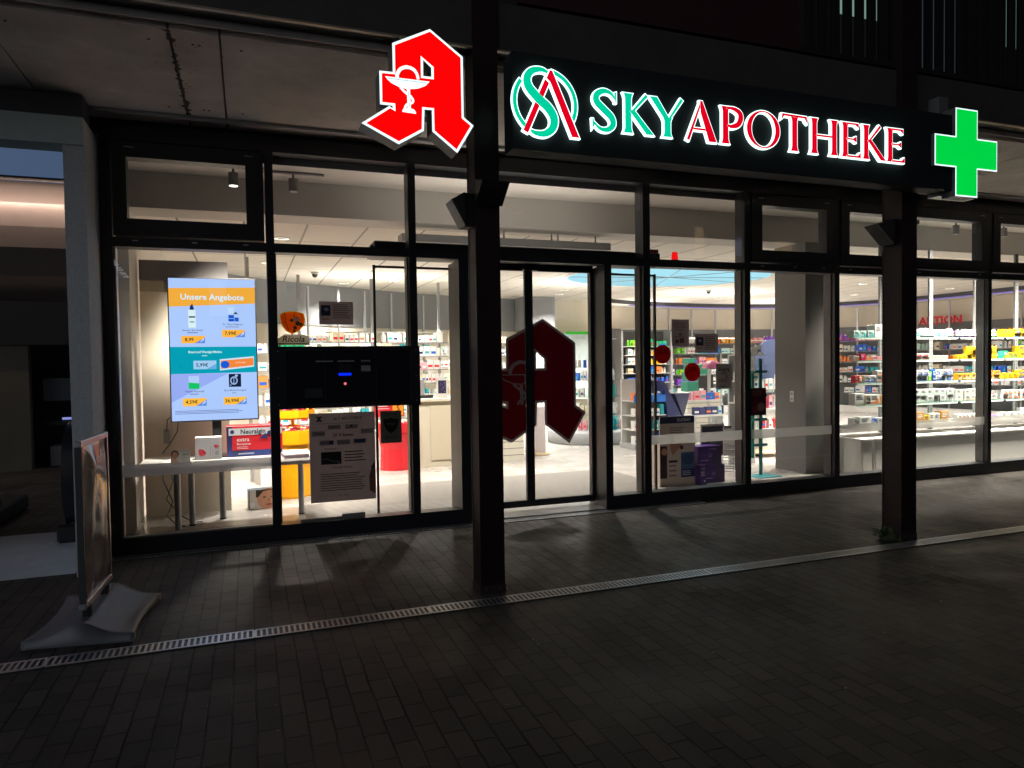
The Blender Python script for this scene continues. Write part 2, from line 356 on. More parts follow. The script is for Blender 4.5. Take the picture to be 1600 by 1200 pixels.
def card(name, label, cat, x0, x1, z0, z1, y, items, base=None, thick=0.002, parent=None, group=None, frame=None, skew=0.0):
    """a printed sheet facing the street (-Y). items in fractions of the sheet"""
    b = MB(); base = base or PAPER; W_, H_ = x1-x0, z1-z0
    b.T = Matrix.Translation((x0, y, z0)) @ Matrix.Rotation(skew, 4, 'Z')
    b.box(0, W_, 0, thick, 0, H_, base)
    k = 0
    for it in items:
        k += 1; yy = -0.0004*k; 
        if it[0] == 'r': _, a, c, d, e2, m = it; b.prism([[(a*W_, c*H_), (d*W_, c*H_), (d*W_, e2*H_), (a*W_, e2*H_)]], m, O=(0, yy, 0))
        elif it[0] == 't': _, s, a, c, sz, m = it[:6]; kw = it[6] if len(it) > 6 else {}; b.text(s, sz*H_, (a*W_, yy, c*H_), (1,0,0), (0,0,1), m, **kw)
        elif it[0] == 'p': _, pts, m = it; b.prism([[(p*W_, q*H_) for p, q in pts]], m, O=(0, yy, 0))
        elif it[0] == 'o': _, cx, cz, rx, rz, m = it; b.prism([[(cx*W_+rx*W_*math.cos(i*math.pi/10), cz*H_+rz*H_*math.sin(i*math.pi/10)) for i in range(20)]], m, O=(0, yy, 0))
        elif it[0] == 'lines':
            _, a, c, d, e2, n, m = it; rr = random.Random(n*7+len(items))
            for q in range(n):
                zz = e2 - (e2-c)*(q+0.5)/n; hh = (e2-c)/n*0.32; xr = a+(d-a)*rr.uniform(0.75, 1)
                b.prism([[(a*W_, (zz-hh/2)*H_), (xr*W_, (zz-hh/2)*H_), (xr*W_, (zz+hh/2)*H_), (a*W_, (zz+hh/2)*H_)]], m, O=(0, yy, 0))
    o = b.build(name, parent, origin=(x0, y, z0) if parent is None else None)
    if parent is None: tag(o, label, cat, group)
    elif label: o['label'] = label
    return o

# ================================================================ GROUND
g = MB(); g.add([(-30,-30,0),(40,-30,0),(40,40,0),(-30,40,0)], [(0,1,2,3)], PAVER); struct(g.build('pavement'))
g = MB(); g.box(-1.04, 18, 0.13, 13, 0.004, 0.018, TILE); struct(g.build('shop_floor'))
g = MB(); g.box(-4.5, -1.22, -0.40, 1.15, 0.003, 0.012, mat('ribbed_metal_plate', (0.62, 0.64, 0.68), 0.5, 0.0, 0.12, 6)); struct(g.build('escalator_landing'))

def drain(name, label, x0, x1, y0, y1, pitch, seg):
    r = thing(name, label, 'drain grate', (x0, (y0+y1)/2, 0))
    t = MB(); t.box(x0, x1, y0, y1, 0.001, 0.004, BLACK); t.build('channel', r)
    n = int((x1-x0)/seg); b = MB(); rr = random.Random(3); e2 = 0.014
    for k in range(n):
        a = x0 + k*seg; z = 0.008+rr.uniform(0, 0.0015)
        b.box(a+0.004, a+seg-0.004, y0, y0+e2, 0.004, z, GALV); b.box(a+0.004, a+seg-0.004, y1-e2, y1, 0.004, z, GALV)
        m = int(seg/pitch)
        for q in range(m+1):
            xx = a+0.006+(seg-0.012)*q/m
            b.box(xx-pitch*0.20, xx+pitch*0.20, y0+e2, y1-e2, 0.0041, z-0.0006, GALV)
    b.build('grating', r)
drain('drain_grate', 'long slotted galvanised drain grate crossing the pavers below the two brown posts', -5, 16, -2.235, -2.105, 0.030, 1.0)
drain('drain_grate', 'narrow dull drain grate along the foot of the shop window frame', -1.05, 4.45, -0.135, -0.03, 0.022, 0.5)

# gum and leaf specks on the pavers
sp = MB(); SPK = mat('pale_specks', (0.20, 0.18, 0.15), 0.8); rr = random.Random(11)
for k in range(150):
    x, y = rr.uniform(-1.5, 6), rr.uniform(-4.9, -0.3); a = rr.uniform(0, 3.14); s0 = rr.uniform(0.004, 0.012)*rr.choice((1, 1, 1.6))
    pts = [(x+math.cos(a)*s0*math.cos(t)-math.sin(a)*s0*0.45*math.sin(t), y+math.sin(a)*s0*math.cos(t)+math.cos(a)*s0*0.45*math.sin(t), 0.0022+0.001*(k % 3)) for t in [i*math.pi/3.5 for i in range(7)]]
    sp.add(pts, [tuple(range(7))], SPK)
o = sp.build('litter_specks'); tag(o, 'pale specks of leaf litter and gum scattered over the dark pavers', 'litter', kind='stuff')

# ================================================================ UPPER BUILDING, CANOPY
r = thing('upper_storey', 'dark upper storey above the shop canopy with dimly lit windows', 'building', (4, 0, 3.5))
WALLD = mat('dark_upper_wall', (0.02, 0.02, 0.022), 0.8, 0, 0.2)
wins = [(6.35, 7.05, 4.45, 6.3), (7.62, 8.45, 4.45, 6.3), (8.95, 9.75, 4.45, 6.3), (5.0, 5.7, 4.45, 6.3)]
b = MB(); xs = [-9] ; ws = sorted(wins)
x = -9
for (a, c, z0, z1) in ws:
    b.box(x, a, 0, 0.3, 3.76, 12, WALLD); b.box(a, c, 0, 0.3, 3.76, z0, WALLD); b.box(a, c, 0, 0.3, z1, 12, WALLD); x = c
b.box(x, 24, 0, 0.3, 3.76, 12, WALLD); b.build('wall', r)
dim = [glow('window_mint', (150, 190, 170), 0.55), glow('window_dim_blue', (40, 48, 56), 1), glow('window_pink', (190, 60, 80), 0.5), glow('window_dark', (14, 16, 18), 1)]
for i, (a, c, z0, z1) in enumerate(wins):
    f = MB(); f.box(a, c, 0.06, 0.12, z0, z0+0.05, BLACK); f.box(a, c, 0.06, 0.12, z1-0.05, z1, BLACK); f.box(a, a+0.05, 0.06, 0.12, z0+0.05, z1-0.05, BLACK); f.box(c-0.05, c, 0.06, 0.12, z0+0.05, z1-0.05, BLACK)
    fo = f.build('window', r)
    p = MB()
    if i == 3: p.box(a+.05, c-.05, .08, .09, z0+.05, z1-.05, dim[3])
    else:
        p.box(a+.05, c-.05, .08, .09, 5.43, z1-.05, dim[0] if i != 1 else dim[1])
        p.box(a+.05, c-.05, .08, .09, z0+.05, 5.425, dim[1] if i == 1 else dim[3])
        if i == 0: p.box(6.60, 6.76, .10, .13, 4.95, 5.41, dim[2])
    p.build('lit_pane', fo)

r = thing('canopy', 'concrete canopy over the shop front with jointed grey soffit panels', 'canopy', (4, -1, 3.45))
b = MB(); jx = [-9, -4.6, -2.6, -1.345, -0.386, -0.11, 2.75, 4.7, 7.2, 9.7, 12.2, 16]
for a, c in zip(jx, jx[1:]): b.box(a+0.006, c-0.006, -1.78, -0.26, 3.45, 3.56, SOFFIT)
for a, c in zip(jx, jx[1:]): b.box(a+0.006, c-0.006, -0.22, 0.0, 3.452, 3.56, SOFFIT)
b.build('soffit_panel', r)
b = MB(); rr = random.Random(2); ys = [-1.76+i*.03 for i in range(51)]; GR = mat('joint_grime', (.10, .08, .07), .95, 0, .3, 60)
for sx_ in (-1, 1):
    e0 = [(-.386+sx_*.004, y) for y in ys]; e1 = [(-.386+sx_*(.008+max(0, rr.gauss(.006, .012))), y) for y in ys]
    b.prism([e0+e1[::-1]], GR, O=(0, 0, 3.4492), U=(1, 0, 0), W=(0, 1, 0), N=(0, 0, -1))
for k in range(40):
    x, y, q = -.386+rr.gauss(.06, .09), rr.uniform(-1.7, -.4), rr.uniform(.003, .010); b.prism([[(x+q*math.cos(t*1.05)*rr.uniform(.6, 1), y+q*math.sin(t*1.05)*rr.uniform(.6, 1)) for t in range(6)]], GR, O=(0, 0, 3.449), U=(1, 0, 0), W=(0, 1, 0), N=(0, 0, -1))
b.build('grime', r)
b = MB()
for a, c in zip(jx, jx[1:]):
    for x in (a+.12, c-.12):
        for y in (-1.6, -.42): b.cyl((x, y, 3.4498), (x, y, 3.446), .009, DGREY, 8)
b.build('fixing_screw', r)['kind'] = 'stuff'
b = MB(); b.box(-9, 16, -0.258, -0.222, 3.425, 3.55, mat('soffit_trim', (0.42, 0.42, 0.42), 0.4, 0.3)); b.build('soffit_trim', r)
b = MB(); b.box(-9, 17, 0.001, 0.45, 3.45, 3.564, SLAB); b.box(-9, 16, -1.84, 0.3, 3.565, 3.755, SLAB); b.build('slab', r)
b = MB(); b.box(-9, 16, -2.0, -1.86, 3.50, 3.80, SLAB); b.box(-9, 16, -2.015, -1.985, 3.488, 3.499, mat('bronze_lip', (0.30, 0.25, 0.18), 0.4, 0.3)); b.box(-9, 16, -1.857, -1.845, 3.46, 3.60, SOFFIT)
b.build('edge_beam', r)

r = thing('balcony_railing', 'black balcony railing of close upright bars above the sign', 'railing', (6, -1.95, 3.8))
b = MB()
for k in range(118): xx = 4.07+k*0.0615*2; b.box(xx, xx+0.062, -1.99, -1.95, 3.86, 4.95, BLACK) if xx < 15.9 else None
b.build('railing_bars', r)
b = MB(); b.box(4.0, 16, -2.0, -1.94, 3.82, 3.858, BLACK); b.box(4.0, 16, -2.0, -1.94, 4.952, 5.0, BLACK); b.build('rail', r)
b = MB(); b.box(1.7, 3.98, -1.99, -1.95, 3.83, 5.0, mat('maroon_panel', (0.035, 0.008, 0.012), 0.6)); tag(b.build('maroon_parapet', origin=(2.8, -1.97, 3.8)), 'solid dark maroon balcony parapet above the lit lettering', 'parapet')

# ================================================================ COLUMNS
def column(x0, x1, y0, y1, label):
    r = thing('steel_post', label, 'post', ((x0+x1)/2, (y0+y1)/2, 0), 'brown steel posts carrying the canopy')
    b = MB(); t = 0.014
    # H section standing on a small plinth plate
    b.box(x0, x1, y0, y0+t, 0.012, 6.5, STEEL); b.box(x0, x1, y1-t, y1, 0.012, 6.5, STEEL)
    b.box(x0+0.004, x0+0.018, y0+t, y1-t, 0.012, 6.5, STEEL); b.box(x1-0.018, x1-0.004, y0+t, y1-t, 0.012, 6.5, STEEL); b.build('shaft', r)
    b = MB(); [b.cyl((x0+q*(x1-x0), y0-.004, .035), (x0+q*(x1-x0), y0-.010, .035), .008, DGREY, 6) for q in (.2, .8)]; b.box(x0-0.004, x1+0.004, y0-0.004, y1+0.004, 0.001, 0.06, mat('post_foot', (0.03, 0.015, 0.014), 0.7, 0, 0.3, 30, 0.4)); b.build('base_plate', r)
column(1.376, 1.540, -2.02, -1.85, 'dark brown steel post in front of the sliding door')
column(4.945, 5.108, -2.06, -1.87, 'dark brown steel post below the green cross end of the sign')

def wedge(loc, rot, label, d, h, hw, plate):
    r = thing('wall_lamp', label, 'wall lamp', loc, 'black wedge lamps on the posts')
    b = MB(); Mx = Matrix.Translation(loc) @ Matrix.Rotation(rot, 4, 'Z'); b.T = Mx
    pr = [(0.0, h*0.55), (-d, h*0.30), (-d*0.98, h*0.26), (0.0, -h*0.5)]
    P = [(x, -hw, z) for x, z in pr] + [(x, hw, z) for x, z in pr]; n = 4
    b.add(P, [(0,1,2,3), (7,6,5,4)] + [((i+1) % 4, i, n+i, n+(i+1) % 4) for i in range(4)], BLACKP)
    b.build('housing', r)
    b = MB(); b.T = Mx; b.box(0.002, plate, -hw*0.75, hw*0.75, -h*0.52, h*0.55, BLACK); b.build('mounting_plate', r)
wedge((1.312, -1.935, 2.47), 0, 'black wedge shaped lamp on the left side of the door post', .085, .20, .075, .062)
wedge((1.458, -2.05, 2.57), math.pi/2, 'black wedge shaped lamp on the street side of the door post', .15, .15, .09, .028)
wedge((4.90, -1.96, 2.50), 0, 'black wedge shaped lamp on the post under the green cross', .17, .19, .07, .043)
b = MB(); b.lathe([(0.0, 0.0), (0.03, 0.0), (0.035, 0.02), (0.02, 0.07), (0.012, 0.13), (0, 0.13)], (5.35, -1.2, 3.32), DGREY, 12); tag(b.build('motion_sensor', origin=(5.35, -1.2, 3.32)), 'small grey cone shaped motion sensor hanging under the canopy', 'sensor')

# weed at the foot of the second post
b = MB(); LEAF = mat('weed_leaf', (0.09, 0.12, 0.05), 0.6, 0, 0.3, 30); rr = random.Random(5)
for k in range(46):
    a = rr.uniform(1.9, 4.4); L = rr.uniform(0.04, 0.14); hh = rr.uniform(0.01, 0.11); c0 = V((4.915+rr.uniform(-0.06, 0.01), -2.0+rr.uniform(-0.08, 0.08), 0.004))
    d = V((math.cos(a), math.sin(a), 0)); s1 = V((-d.y, d.x, 0))*rr.uniform(0.004, 0.010)
    m1 = c0+d*L*0.55+V((0, 0, hh)); m2 = c0+d*L+V((0, 0, hh*rr.uniform(0.3, 1.1)))
    b.add([c0-s1*0.3, c0+s1*0.3, m1+s1, m2, m1-s1], [(0, 1, 2, 3, 4)], LEAF)
tag(b.build('weed', origin=(4.9, -2.0, 0)), 'tuft of green weed growing at the foot of the right brown post', 'weed')

# ================================================================ SIGNS
SY = -2.27
WG = glow('sign_white_light', (222, 255, 250), 1.9); TEAL = glow('sign_teal', (0, 208, 160), 1.0); RED = glow('sign_red', (226, 0, 32), 1.0)
REDA = glow('sign_bright_red', (255, 4, 6), 1.0); GRN = glow('sign_green', (0, 212, 70), 1.0); WB = glow('sign_border', (232, 255, 255), 1.25)
SIDE = mat('sign_box_side', (0.16, 0.16, 0.165), 0.45, 0.3); SIGNB = mat('black_sign_panel', (0.020, 0.024, 0.026), 0.6, 0, 0.06, spec=0.1)
r = thing('shop_sign', 'long black sign box with glowing teal and red SKY APOTHEKE lettering', 'sign', (3.2, SY, 3.1))
b = MB(); b.box(1.545, 5.29, SY, -2.12, 2.80, 3.385, SIGNB); b.build('sign_box', r)
for xx in (1.9, 3.1, 4.3, 5.2): b = MB(); b.box(xx, xx+0.05, -2.118, -2.01, 2.95, 3.45, BLACK); b.build('bracket', r)
def lit(name, strokes, col, d0=0.020, step=0.0007, ow=0.0068):
    bm = MB()
    for i, p in enumerate(strokes):
        wp = offset(p, ow); dd = d0+i*step
        bm.prism([wp], WG, O=(0, SY-0.006, 0), d=dd)
        bm.prism([p], col, O=(0, SY-0.0062-dd, 0), d=0.004+i*0.0002, side=WG)
    return bm
def stem(x0, x1, z0=2.960, z1=3.210, fl=0.011, h=0.035):
    return [(x0-fl, z0), (x1+fl, z0), (x1+fl*0.3, z0+h*0.5), (x1, z0+h), (x1, z1-h), (x1+fl*0.3, z1-h*0.5), (x1+fl, z1), (x0-fl, z1), (x0-fl*0.3, z1-h*0.5), (x0, z1-h), (x0, z0+h), (x0-fl*0.3, z0+h*0.5)]
def bar(x0, x1, z, t=0.014, e2=0.018, dirs=0):
    # horizontal thin arm with a flared end at x1; dirs 1 up, -1 down, 0 both
    u_, d_ = (e2 if dirs >= 0 else 0), (e2 if dirs <= 0 else 0)
    return [(x0, z-t/2), (x1-0.03, z-t/2), (x1-0.004, z-t/2-d_), (x1, z-t/2-d_), (x1, z+t/2+u_), (x1-0.004, z+t/2+u_), (x1-0.03, z+t/2), (x0, z+t/2)]
def letter(ch, strokes, col, lab=None):
    o = lit('letter', strokes, col).build('letter', r); return o
Sc = spline([(2.232, 3.160), (2.200, 3.195), (2.150, 3.204), (2.103, 3.178), (2.100, 3.135), (2.150, 3.090), (2.203, 3.045), (2.215, 3.000), (2.180, 2.966), (2.125, 2.966), (2.080, 3.002)], 5)
nS = len(Sc); Sw = [0.012+0.034*math.sin(math.pi*min(1, max(0, i/(nS-1))))**1.1 for i in range(nS)]
letter('S', [stroke(Sc, Sw), [(2.225, 3.200), (2.240, 3.205), (2.240, 3.140), (2.232, 3.140)], [(2.076, 3.025), (2.068, 3.025), (2.070, 2.962), (2.084, 2.985)]], TEAL)
letter('K', [stem(2.303, 2.348), stroke([(2.345, 3.085), (2.462, 3.21)], [0.014, 0.022]), [(2.336, 3.098), (2.366, 3.112), (2.512, 2.960), (2.458, 2.960)]], TEAL)
letter('Y', [[(2.484, 3.210), (2.540, 3.210), (2.638, 3.070), (2.596, 3.070)], stroke([(2.728, 3.214), (2.632, 3.08)], [0.022, 0.014]), stem(2.593, 2.640, 2.960, 3.085, 0.011, 0.03)], TEAL)
letter('A', [stroke([(2.774, 2.958), (2.874, 3.205)], [0.022, 0.013]), bar(2.815, 2.95, 3.035, 0.014, 0.0), [(2.868, 3.222), (2.888, 3.222), (3.000, 2.958), (2.938, 2.958), (2.872, 3.145)]], RED)
Pb = spline([(3.08, 3.200), (3.14, 3.198), (3.188, 3.175), (3.196, 3.135), (3.172, 3.095), (3.12, 3.078), (3.085, 3.084)], 5); nP = len(Pb)
letter('P', [stem(3.050, 3.096), stroke(Pb, [0.014+0.028*math.sin(math.pi*i/(nP-1))**1.3 for i in range(nP)])], RED)
bo = MB()
ell = lambda rx, rz, cx=3.388, cz=3.084, n=40: [(cx+rx*math.cos(2*math.pi*i/n), cz+rz*math.sin(2*math.pi*i/n)) for i in range(n)]
bo.prism([ell(0.148, 0.135), ell(0.0945, 0.1125)[::-1]], WG, O=(0, SY-0.006, 0), d=0.020); bo.prism([ell(0.141, 0.128), ell(0.101, 0.119)[::-1]], RED, O=(0, SY-0.0262, 0), d=0.004, side=WG); bo.build('letter', r)
letter('T', [stem(3.634, 3.680, 2.960, 3.20), [(3.548, 3.214), (3.765, 3.210), (3.768, 3.165), (3.755, 3.175), (3.745, 3.195), (3.565, 3.198), (3.552, 3.180), (3.541, 3.172)]], RED)
letter('H', [stem(3.812, 3.856), stem(3.992, 4.036), [(3.85, 3.082), (3.998, 3.082), (3.998, 3.096), (3.85, 3.096)]], RED)
letter('E', [stem(4.096, 4.140), bar(4.13, 4.243, 3.203, 0.014, 0.020, -1), bar(4.13, 4.222, 3.092, 0.012, 0.016), bar(4.13, 4.262, 2.967, 0.014, 0.024, 1)], RED)
letter('K', [stem(4.294, 4.338), stroke([(4.336, 3.085), (4.452, 3.21)], [0.014, 0.022]), [(4.328, 3.098), (4.357, 3.112), (4.508, 2.960), (4.456, 2.960)]], RED)
letter('E', [stem(4.529, 4.573), bar(4.565, 4.680, 3.203, 0.014, 0.020, -1), bar(4.565, 4.660, 3.092, 0.012, 0.016), bar(4.565, 4.692, 2.967, 0.014, 0.024, 1)], RED)
# round emblem: ring, A strokes and S
em = MB()
def arc(a0, a1, cx=1.7525, cz=3.086, rad=0.203, n=26): return [(cx+rad*math.cos(math.radians(a0+(a1-a0)*i/n)), cz+rad*math.sin(math.radians(a0+(a1-a0)*i/n))*0.985) for i in range(n+1)]
def put(p, col, dd, ow=0.0070):
    em.prism([offset(p, ow)], WG, O=(0, SY-0.006, 0), d=dd); em.prism([p], col, O=(0, SY-0.0062-dd, 0), d=0.003, side=WG)
put(stroke(arc(78, -32), 0.024), TEAL, 0.016); put(stroke(arc(142, 233), 0.024), TEAL, 0.016)
put(stroke([(1.783, 3.262), (1.618, 2.900)], 0.034), RED, 0.0185)
LS = spline([(1.775, 3.268), (1.725, 3.284), (1.665, 3.270), (1.632, 3.228), (1.640, 3.172), (1.700, 3.110), (1.770, 3.055), (1.806, 2.995), (1.795, 2.935), (1.745, 2.898), (1.685, 2.896), (1.650, 2.910)], 5); nL = len(LS)
put(stroke(LS, [0.014+0.043*math.sin(math.pi*i/(nL-1))**0.9 for i in range(nL)]), TEAL, 0.0215)
put([(1.780, 3.285), (1.796, 3.285), (1.975, 2.892), (1.925, 2.892), (1.781, 3.215), (1.757, 3.235)], RED, 0.025)
em.build('emblem', r)

Aout = [(1.032,3.427),(1.227,3.294),(1.227,2.944),(1.287,2.901),(1.184,2.731),(1.036,2.842),(1.035,2.965),(0.992,2.963),(0.986,2.841),(0.838,2.751),(0.63,2.85),(0.788,2.962),(0.808,2.951),(0.806,2.965),(0.736,2.965),(0.735,3.153),(0.812,3.155),(0.812,3.317)]
Ain = [(1.032,3.411),(1.2125,3.286),(1.2135,2.936),(1.268,2.897),(1.180,2.752),(1.049,2.849),(1.048,2.977),(0.978,2.976),(0.973,2.850),(0.839,2.768),(0.656,2.852),(0.792,2.948),(0.823,2.934),(0.822,2.979),(0.749,2.979),(0.749,3.140),(0.826,3.142),(0.826,3.306)]
HW = [(0.974,3.267),(1.050,3.213),(1.050,3.141),(0.974,3.140)][::-1]; HI = [(0.989,3.245),(1.036,3.206),(1.036,3.155),(0.988,3.154)][::-1]
def goblet():
    s = [[(0.767,3.124),(1.024,3.124),(0.998,3.097),(0.955,3.077),(0.895,3.066),(0.851,3.071),(0.801,3.091),(0.778,3.110)]]
    s.append(stroke(spline([(0.834,3.126),(0.839,3.150),(0.858,3.176),(0.893,3.190),(0.928,3.183),(0.949,3.160),(0.957,3.129)], 4), [0.02]*13+[0.018]*6+[0.016]*6))
    s.append([(0.889,3.066),(0.908,3.066),(0.911,2.958),(0.893,2.958)])
    s.append(stroke(spline([(0.852,3.072),(0.882,3.045),(0.912,3.026),(0.925,3.004),(0.915,2.990),(0.888,2.978),(0.876,2.958)], 4), 0.013))
    s.append([(0.862,2.943),(0.869,2.956),(0.900,2.962),(0.930,2.954),(0.940,2.940),(0.940,2.932),(0.862,2.935)])
    return s
r = thing('apotheke_sign', 'big glowing red Gothic letter A sign with white goblet and snake', 'sign', (0.96, -2.3, 3.08))
b = MB(); b.prism([Aout, HI], WB, O=(0, -2.17, 0), d=0.128, side=SIDE); b.build('sign_body', r)
b = MB(); b.prism([Ain, HW], REDA, O=(0, -2.2985, 0), d=0.003); b.build('red_face', r)
b = MB()
for i, s0 in enumerate(goblet()): b.prism([s0], WB, O=(0, -2.3018-0.0003*i, 0), d=0.002)
LN = ink(120, 20, 30)
b.prism([stroke([(0.775,3.1135),(1.01,3.1135)], 0.0022)], LN, O=(0, -2.3052, 0)); b.prism([stroke([(0.899,3.05),(0.902,2.965)], 0.0022)], LN, O=(0, -2.3056, 0))
b.prism([stroke(spline([(0.846,3.140),(0.862,3.166),(0.893,3.178),(0.925,3.170)], 4), 0.002)], LN, O=(0, -2.3054, 0))
b.build('goblet_emblem', r)
b = MB(); b.box(0.90, 0.94, -2.169, -1.84, 3.05, 3.09, BLACK); b.box(1.10, 1.14, -2.169, -1.84, 3.05, 3.09, BLACK); b.box(0.90, 0.94, -1.9, -1.84, 3.091, 3.5, BLACK); b.box(1.10, 1.14, -1.9, -1.84, 3.091, 3.5, BLACK); b.build('bracket', r)
def crosspoly(cx, cz, R, h): return [(cx-h, cz+R), (cx+h, cz+R), (cx+h, cz+h), (cx+R, cz+h), (cx+R, cz-h), (cx+h, cz-h), (cx+h, cz-R), (cx-h, cz-R), (cx-h, cz-h), (cx-R, cz-h), (cx-R, cz+h), (cx-h, cz+h)]
r = thing('pharmacy_cross', 'glowing green pharmacy cross with white edge at the right end of the sign', 'sign', (5.35, -2.3, 3.095))
b = MB(); b.prism([crosspoly(5.350, 3.094, 0.343, 0.121)[::-1]], WB, O=(0, -2.18, 0), d=0.118, side=SIDE); b.build('sign_body', r)
b = MB(); b.prism([crosspoly(5.350, 3.094, 0.332, 0.110)[::-1]], GRN, O=(0, -2.2985, 0), d=0.003); b.build('green_face', r)
b = MB(); b.box(5.20, 5.60, -2.179, -2.08, 2.775, 2.86, ALU); b.box(5.30, 5.40, -2.10, -1.9, 2.861, 3.6, SIDE); b.build('bracket', r)

# ================================================================ SHOP FRONT
SF = thing('pharmacy_facade', 'black framed glazed shop front with sliding entrance doors and lit interior', 'facade', (4, 0, 0))
FY0, FY1 = -0.02, 0.14
b = MB(); F = FRAME
b.box(-1.05, -0.97, FY0, FY1, 0.0, 3.42, F)
b.box(-1.05, 16, 0.02, FY1-0.004, 3.418, 3.449, F); b.box(-0.97, 16, FY0+0.003, FY1-0.003, 3.29, 3.417, F)                                   # head
b.box(-0.97, 1.925, FY0+0.003, FY1-0.003, 0.0, 0.14, F); b.box(3.355, 11.4, FY0+0.003, FY1-0.003, 0.0, 0.14, F)   # sills
b.box(-0.97, 11.4, FY0+0.0035, FY1-0.0035, 2.455, 2.53, F)                                  # transom
for x0, x1, z0, z1 in [(0.170, 0.235, .14, 3.29), (1.380, 1.447, .14, 3.29), (1.84, 1.94, 0.0, 2.455), (3.34, 3.42, 0.0, 2.455), (3.785, 3.865, .14, 3.29), (5.030, 5.105, .14, 3.29), (6.270, 6.340, .14, 3.29), (8.740, 8.800, .14, 3.29), (11.2, 11.27, .14, 3.29)]:
    b.box(x0, x1, FY0, FY1, z0, z1, F)
b.build('frame', SF)
for x in (0.236, 1.448, 3.866, 5.106, 6.341, 8.801, 1.368, 3.772, 5.017, 6.257, 8.727):   # bright edge caps of the inner mullion profile
    b = MB(); b.box(x, x+0.012, 0.03, 0.1372, .15, 2.45, FRAME2); b.build('glazing_bead', SF)
b = MB(); b.box(-0.965, -0.955, 0.012, 0.1, .151, 2.45, ALU); b.build('glazing_bead', SF)
b = MB(); b.box(-0.954, 0.168, 0.014, 0.05, .141, .150, ALU); b.build('glazing_bead', SF)
def pane(x0, x1, z0, z1, y=0.004): 
    p = MB(); p.box(x0, x1, y, y+0.008, z0, z1, GLASS); return p.build('glass_pane', SF)
for x0, x1, z0, z1 in [(-.97, .17, .14, 2.455), (.235, 1.38, 1.66, 2.455), (.235, 1.38, .14, 1.13), (1.447, 1.84, .14, 2.455), (3.42, 3.785, .14, 2.455), (3.865, 5.03, .14, 2.455), (5.105, 6.27, .14, 2.455), (6.34, 8.74, .14, 2.455), (8.80, 11.2, .14, 2.455),
                       (.235, 1.38, 2.53, 3.29), (1.447, 3.785, 2.53, 3.29), (3.865, 5.03, 2.53, 3.29)]: pane(x0, x1, z0, z1)
for x0, x1, gx0, gx1 in [(-.97, .17, -.86, .02), (5.105, 6.27, 5.255, 6.145), (6.34, 8.74, 6.475, 8.60), (8.80, 11.2, 8.935, 11.06)]:
    c0 = MB(); y0, y1 = -0.034, 0.10; z0, z1, g0, g1 = 2.531, 3.289, 2.675, 3.155
    c0.box(x0+.012, x1-.012, y0, y1, z0+.012, g0, F); c0.box(x0+.012, x1-.012, y0, y1, g1, z1-.012, F); c0.box(x0+.012, gx0, y0, y1, g0, g1, F); c0.box(gx1, x1-.012, y0, y1, g0, g1, F)
    c0.box(x0+.06, x1-.06, y0-.008, y0-.0005, z0+.05, z0+.056, BLACK); 
    for xx in (x0+.10, x1-.16): c0.box(xx, xx+.07, y0-.004, y0-.0005, z1-.06, z1-.054, ALU)
    for xx in (x0+.14, (x0+x1)/2, x1-.18): c0.box(xx, xx+.04, -0.0235, -0.0205, 2.50, 2.508, ALU)
    w0 = c0.build('casement_window', SF)
    p = MB(); p.box(gx0, gx1, 0.006, 0.014, g0, g1, GLASS); p.build('glass_pane', w0)
# night hatch
b = MB(); b.box(.205, 1.455, -0.052, 0.07, 1.13, 1.66, FRAME); b.box(.30, 1.36, -.0535, -.0525, 1.17, 1.62, mat('hatch_panel', (.012, .013, .018), .25))
for x0, x1 in ((.545, .69), (.73, .87), (.93, 1.01)): b.box(x0, x1, -.058, -.054, 1.525, 1.537, MGREY)
for xx in (.30, .62, 1.06, 1.36): b.box(xx-.0012, xx+.0012, -.0545, -.0538, 1.17, 1.62, DGREY)
for xx in (.24, 1.42):
    for zz in (1.17, 1.395, 1.62): b.cyl((xx, -.052, zz), (xx, -.0545, zz), .006, MGREY, 8)
b.box(.93, 1.01, -.0565, -.054, 1.44, 1.49, MGREY); b.box(.45, .60, -.0555, -.054, 1.22, 1.30, ink(46, 48, 54))
hatch = b.build('night_hatch', SF); hatch['label'] = 'wide black night service hatch between the two panes'
b = MB(); b.box(.735, .845, -.060, -.0545, 1.405, 1.428, glow('blue_led', (8, 40, 235), 1.2)); b.box(.735, .845, -.057, -.0545, 1.44, 1.50, BLACKP); b.build('blue_display', hatch)
b = MB(); b.cyl((.79, -.054, 1.335), (.79, -.060, 1.335), .012, glow('red_led', (240, 110, 120), 1.2), 10); b.build('bell_button', hatch)
# door portal: jamb linings, operator
b = MB(); b.box(3.341, 3.418, .142, .36, 0.023, 2.45, FRAME2); b.build('door_jamb', SF)
b = MB(); b.box(1.845, 1.938, .142, .36, .023, 2.45, FRAME2); b.build('door_jamb', SF)
b = MB(); b.box(1.10, 4.09, .15, .42, 2.48, 2.62, FRAME, .006); b.box(1.07, 1.099, .17, .38, 2.48, 2.58, BLACK); 
b.build('door_operator', SF)
acb = thing('air_curtain', 'long light grey air curtain hung under the beam behind the entrance', 'air curtain', (2.8, 1.2, 2.85))
b = MB(); b.box(1.55, 4.02, 1.10, 1.30, 2.79, 2.875, mat('air_curtain_grey', (.34, .34, .34), .5), .004); b.build('casing', acb)
for x in (1.62, 1.70, 2.72, 3.30, 3.38, 3.86): b = MB(); b.box(x, x+.014, 1.19, 1.204, 2.876, 2.967, MGREY); b.build('hanger_rod', acb)
b = MB(); b.box(2.56, 2.72, .17, .228, 2.40, 2.478, BLACKP, .006); b.build('door_sensor', SF)
b = MB(); b.box(1.926, 3.354, -.018, .45, .004, .022, mat('threshold_metal', (.42, .42, .42), .3, .7, .15, 7)); b.build('threshold', SF)
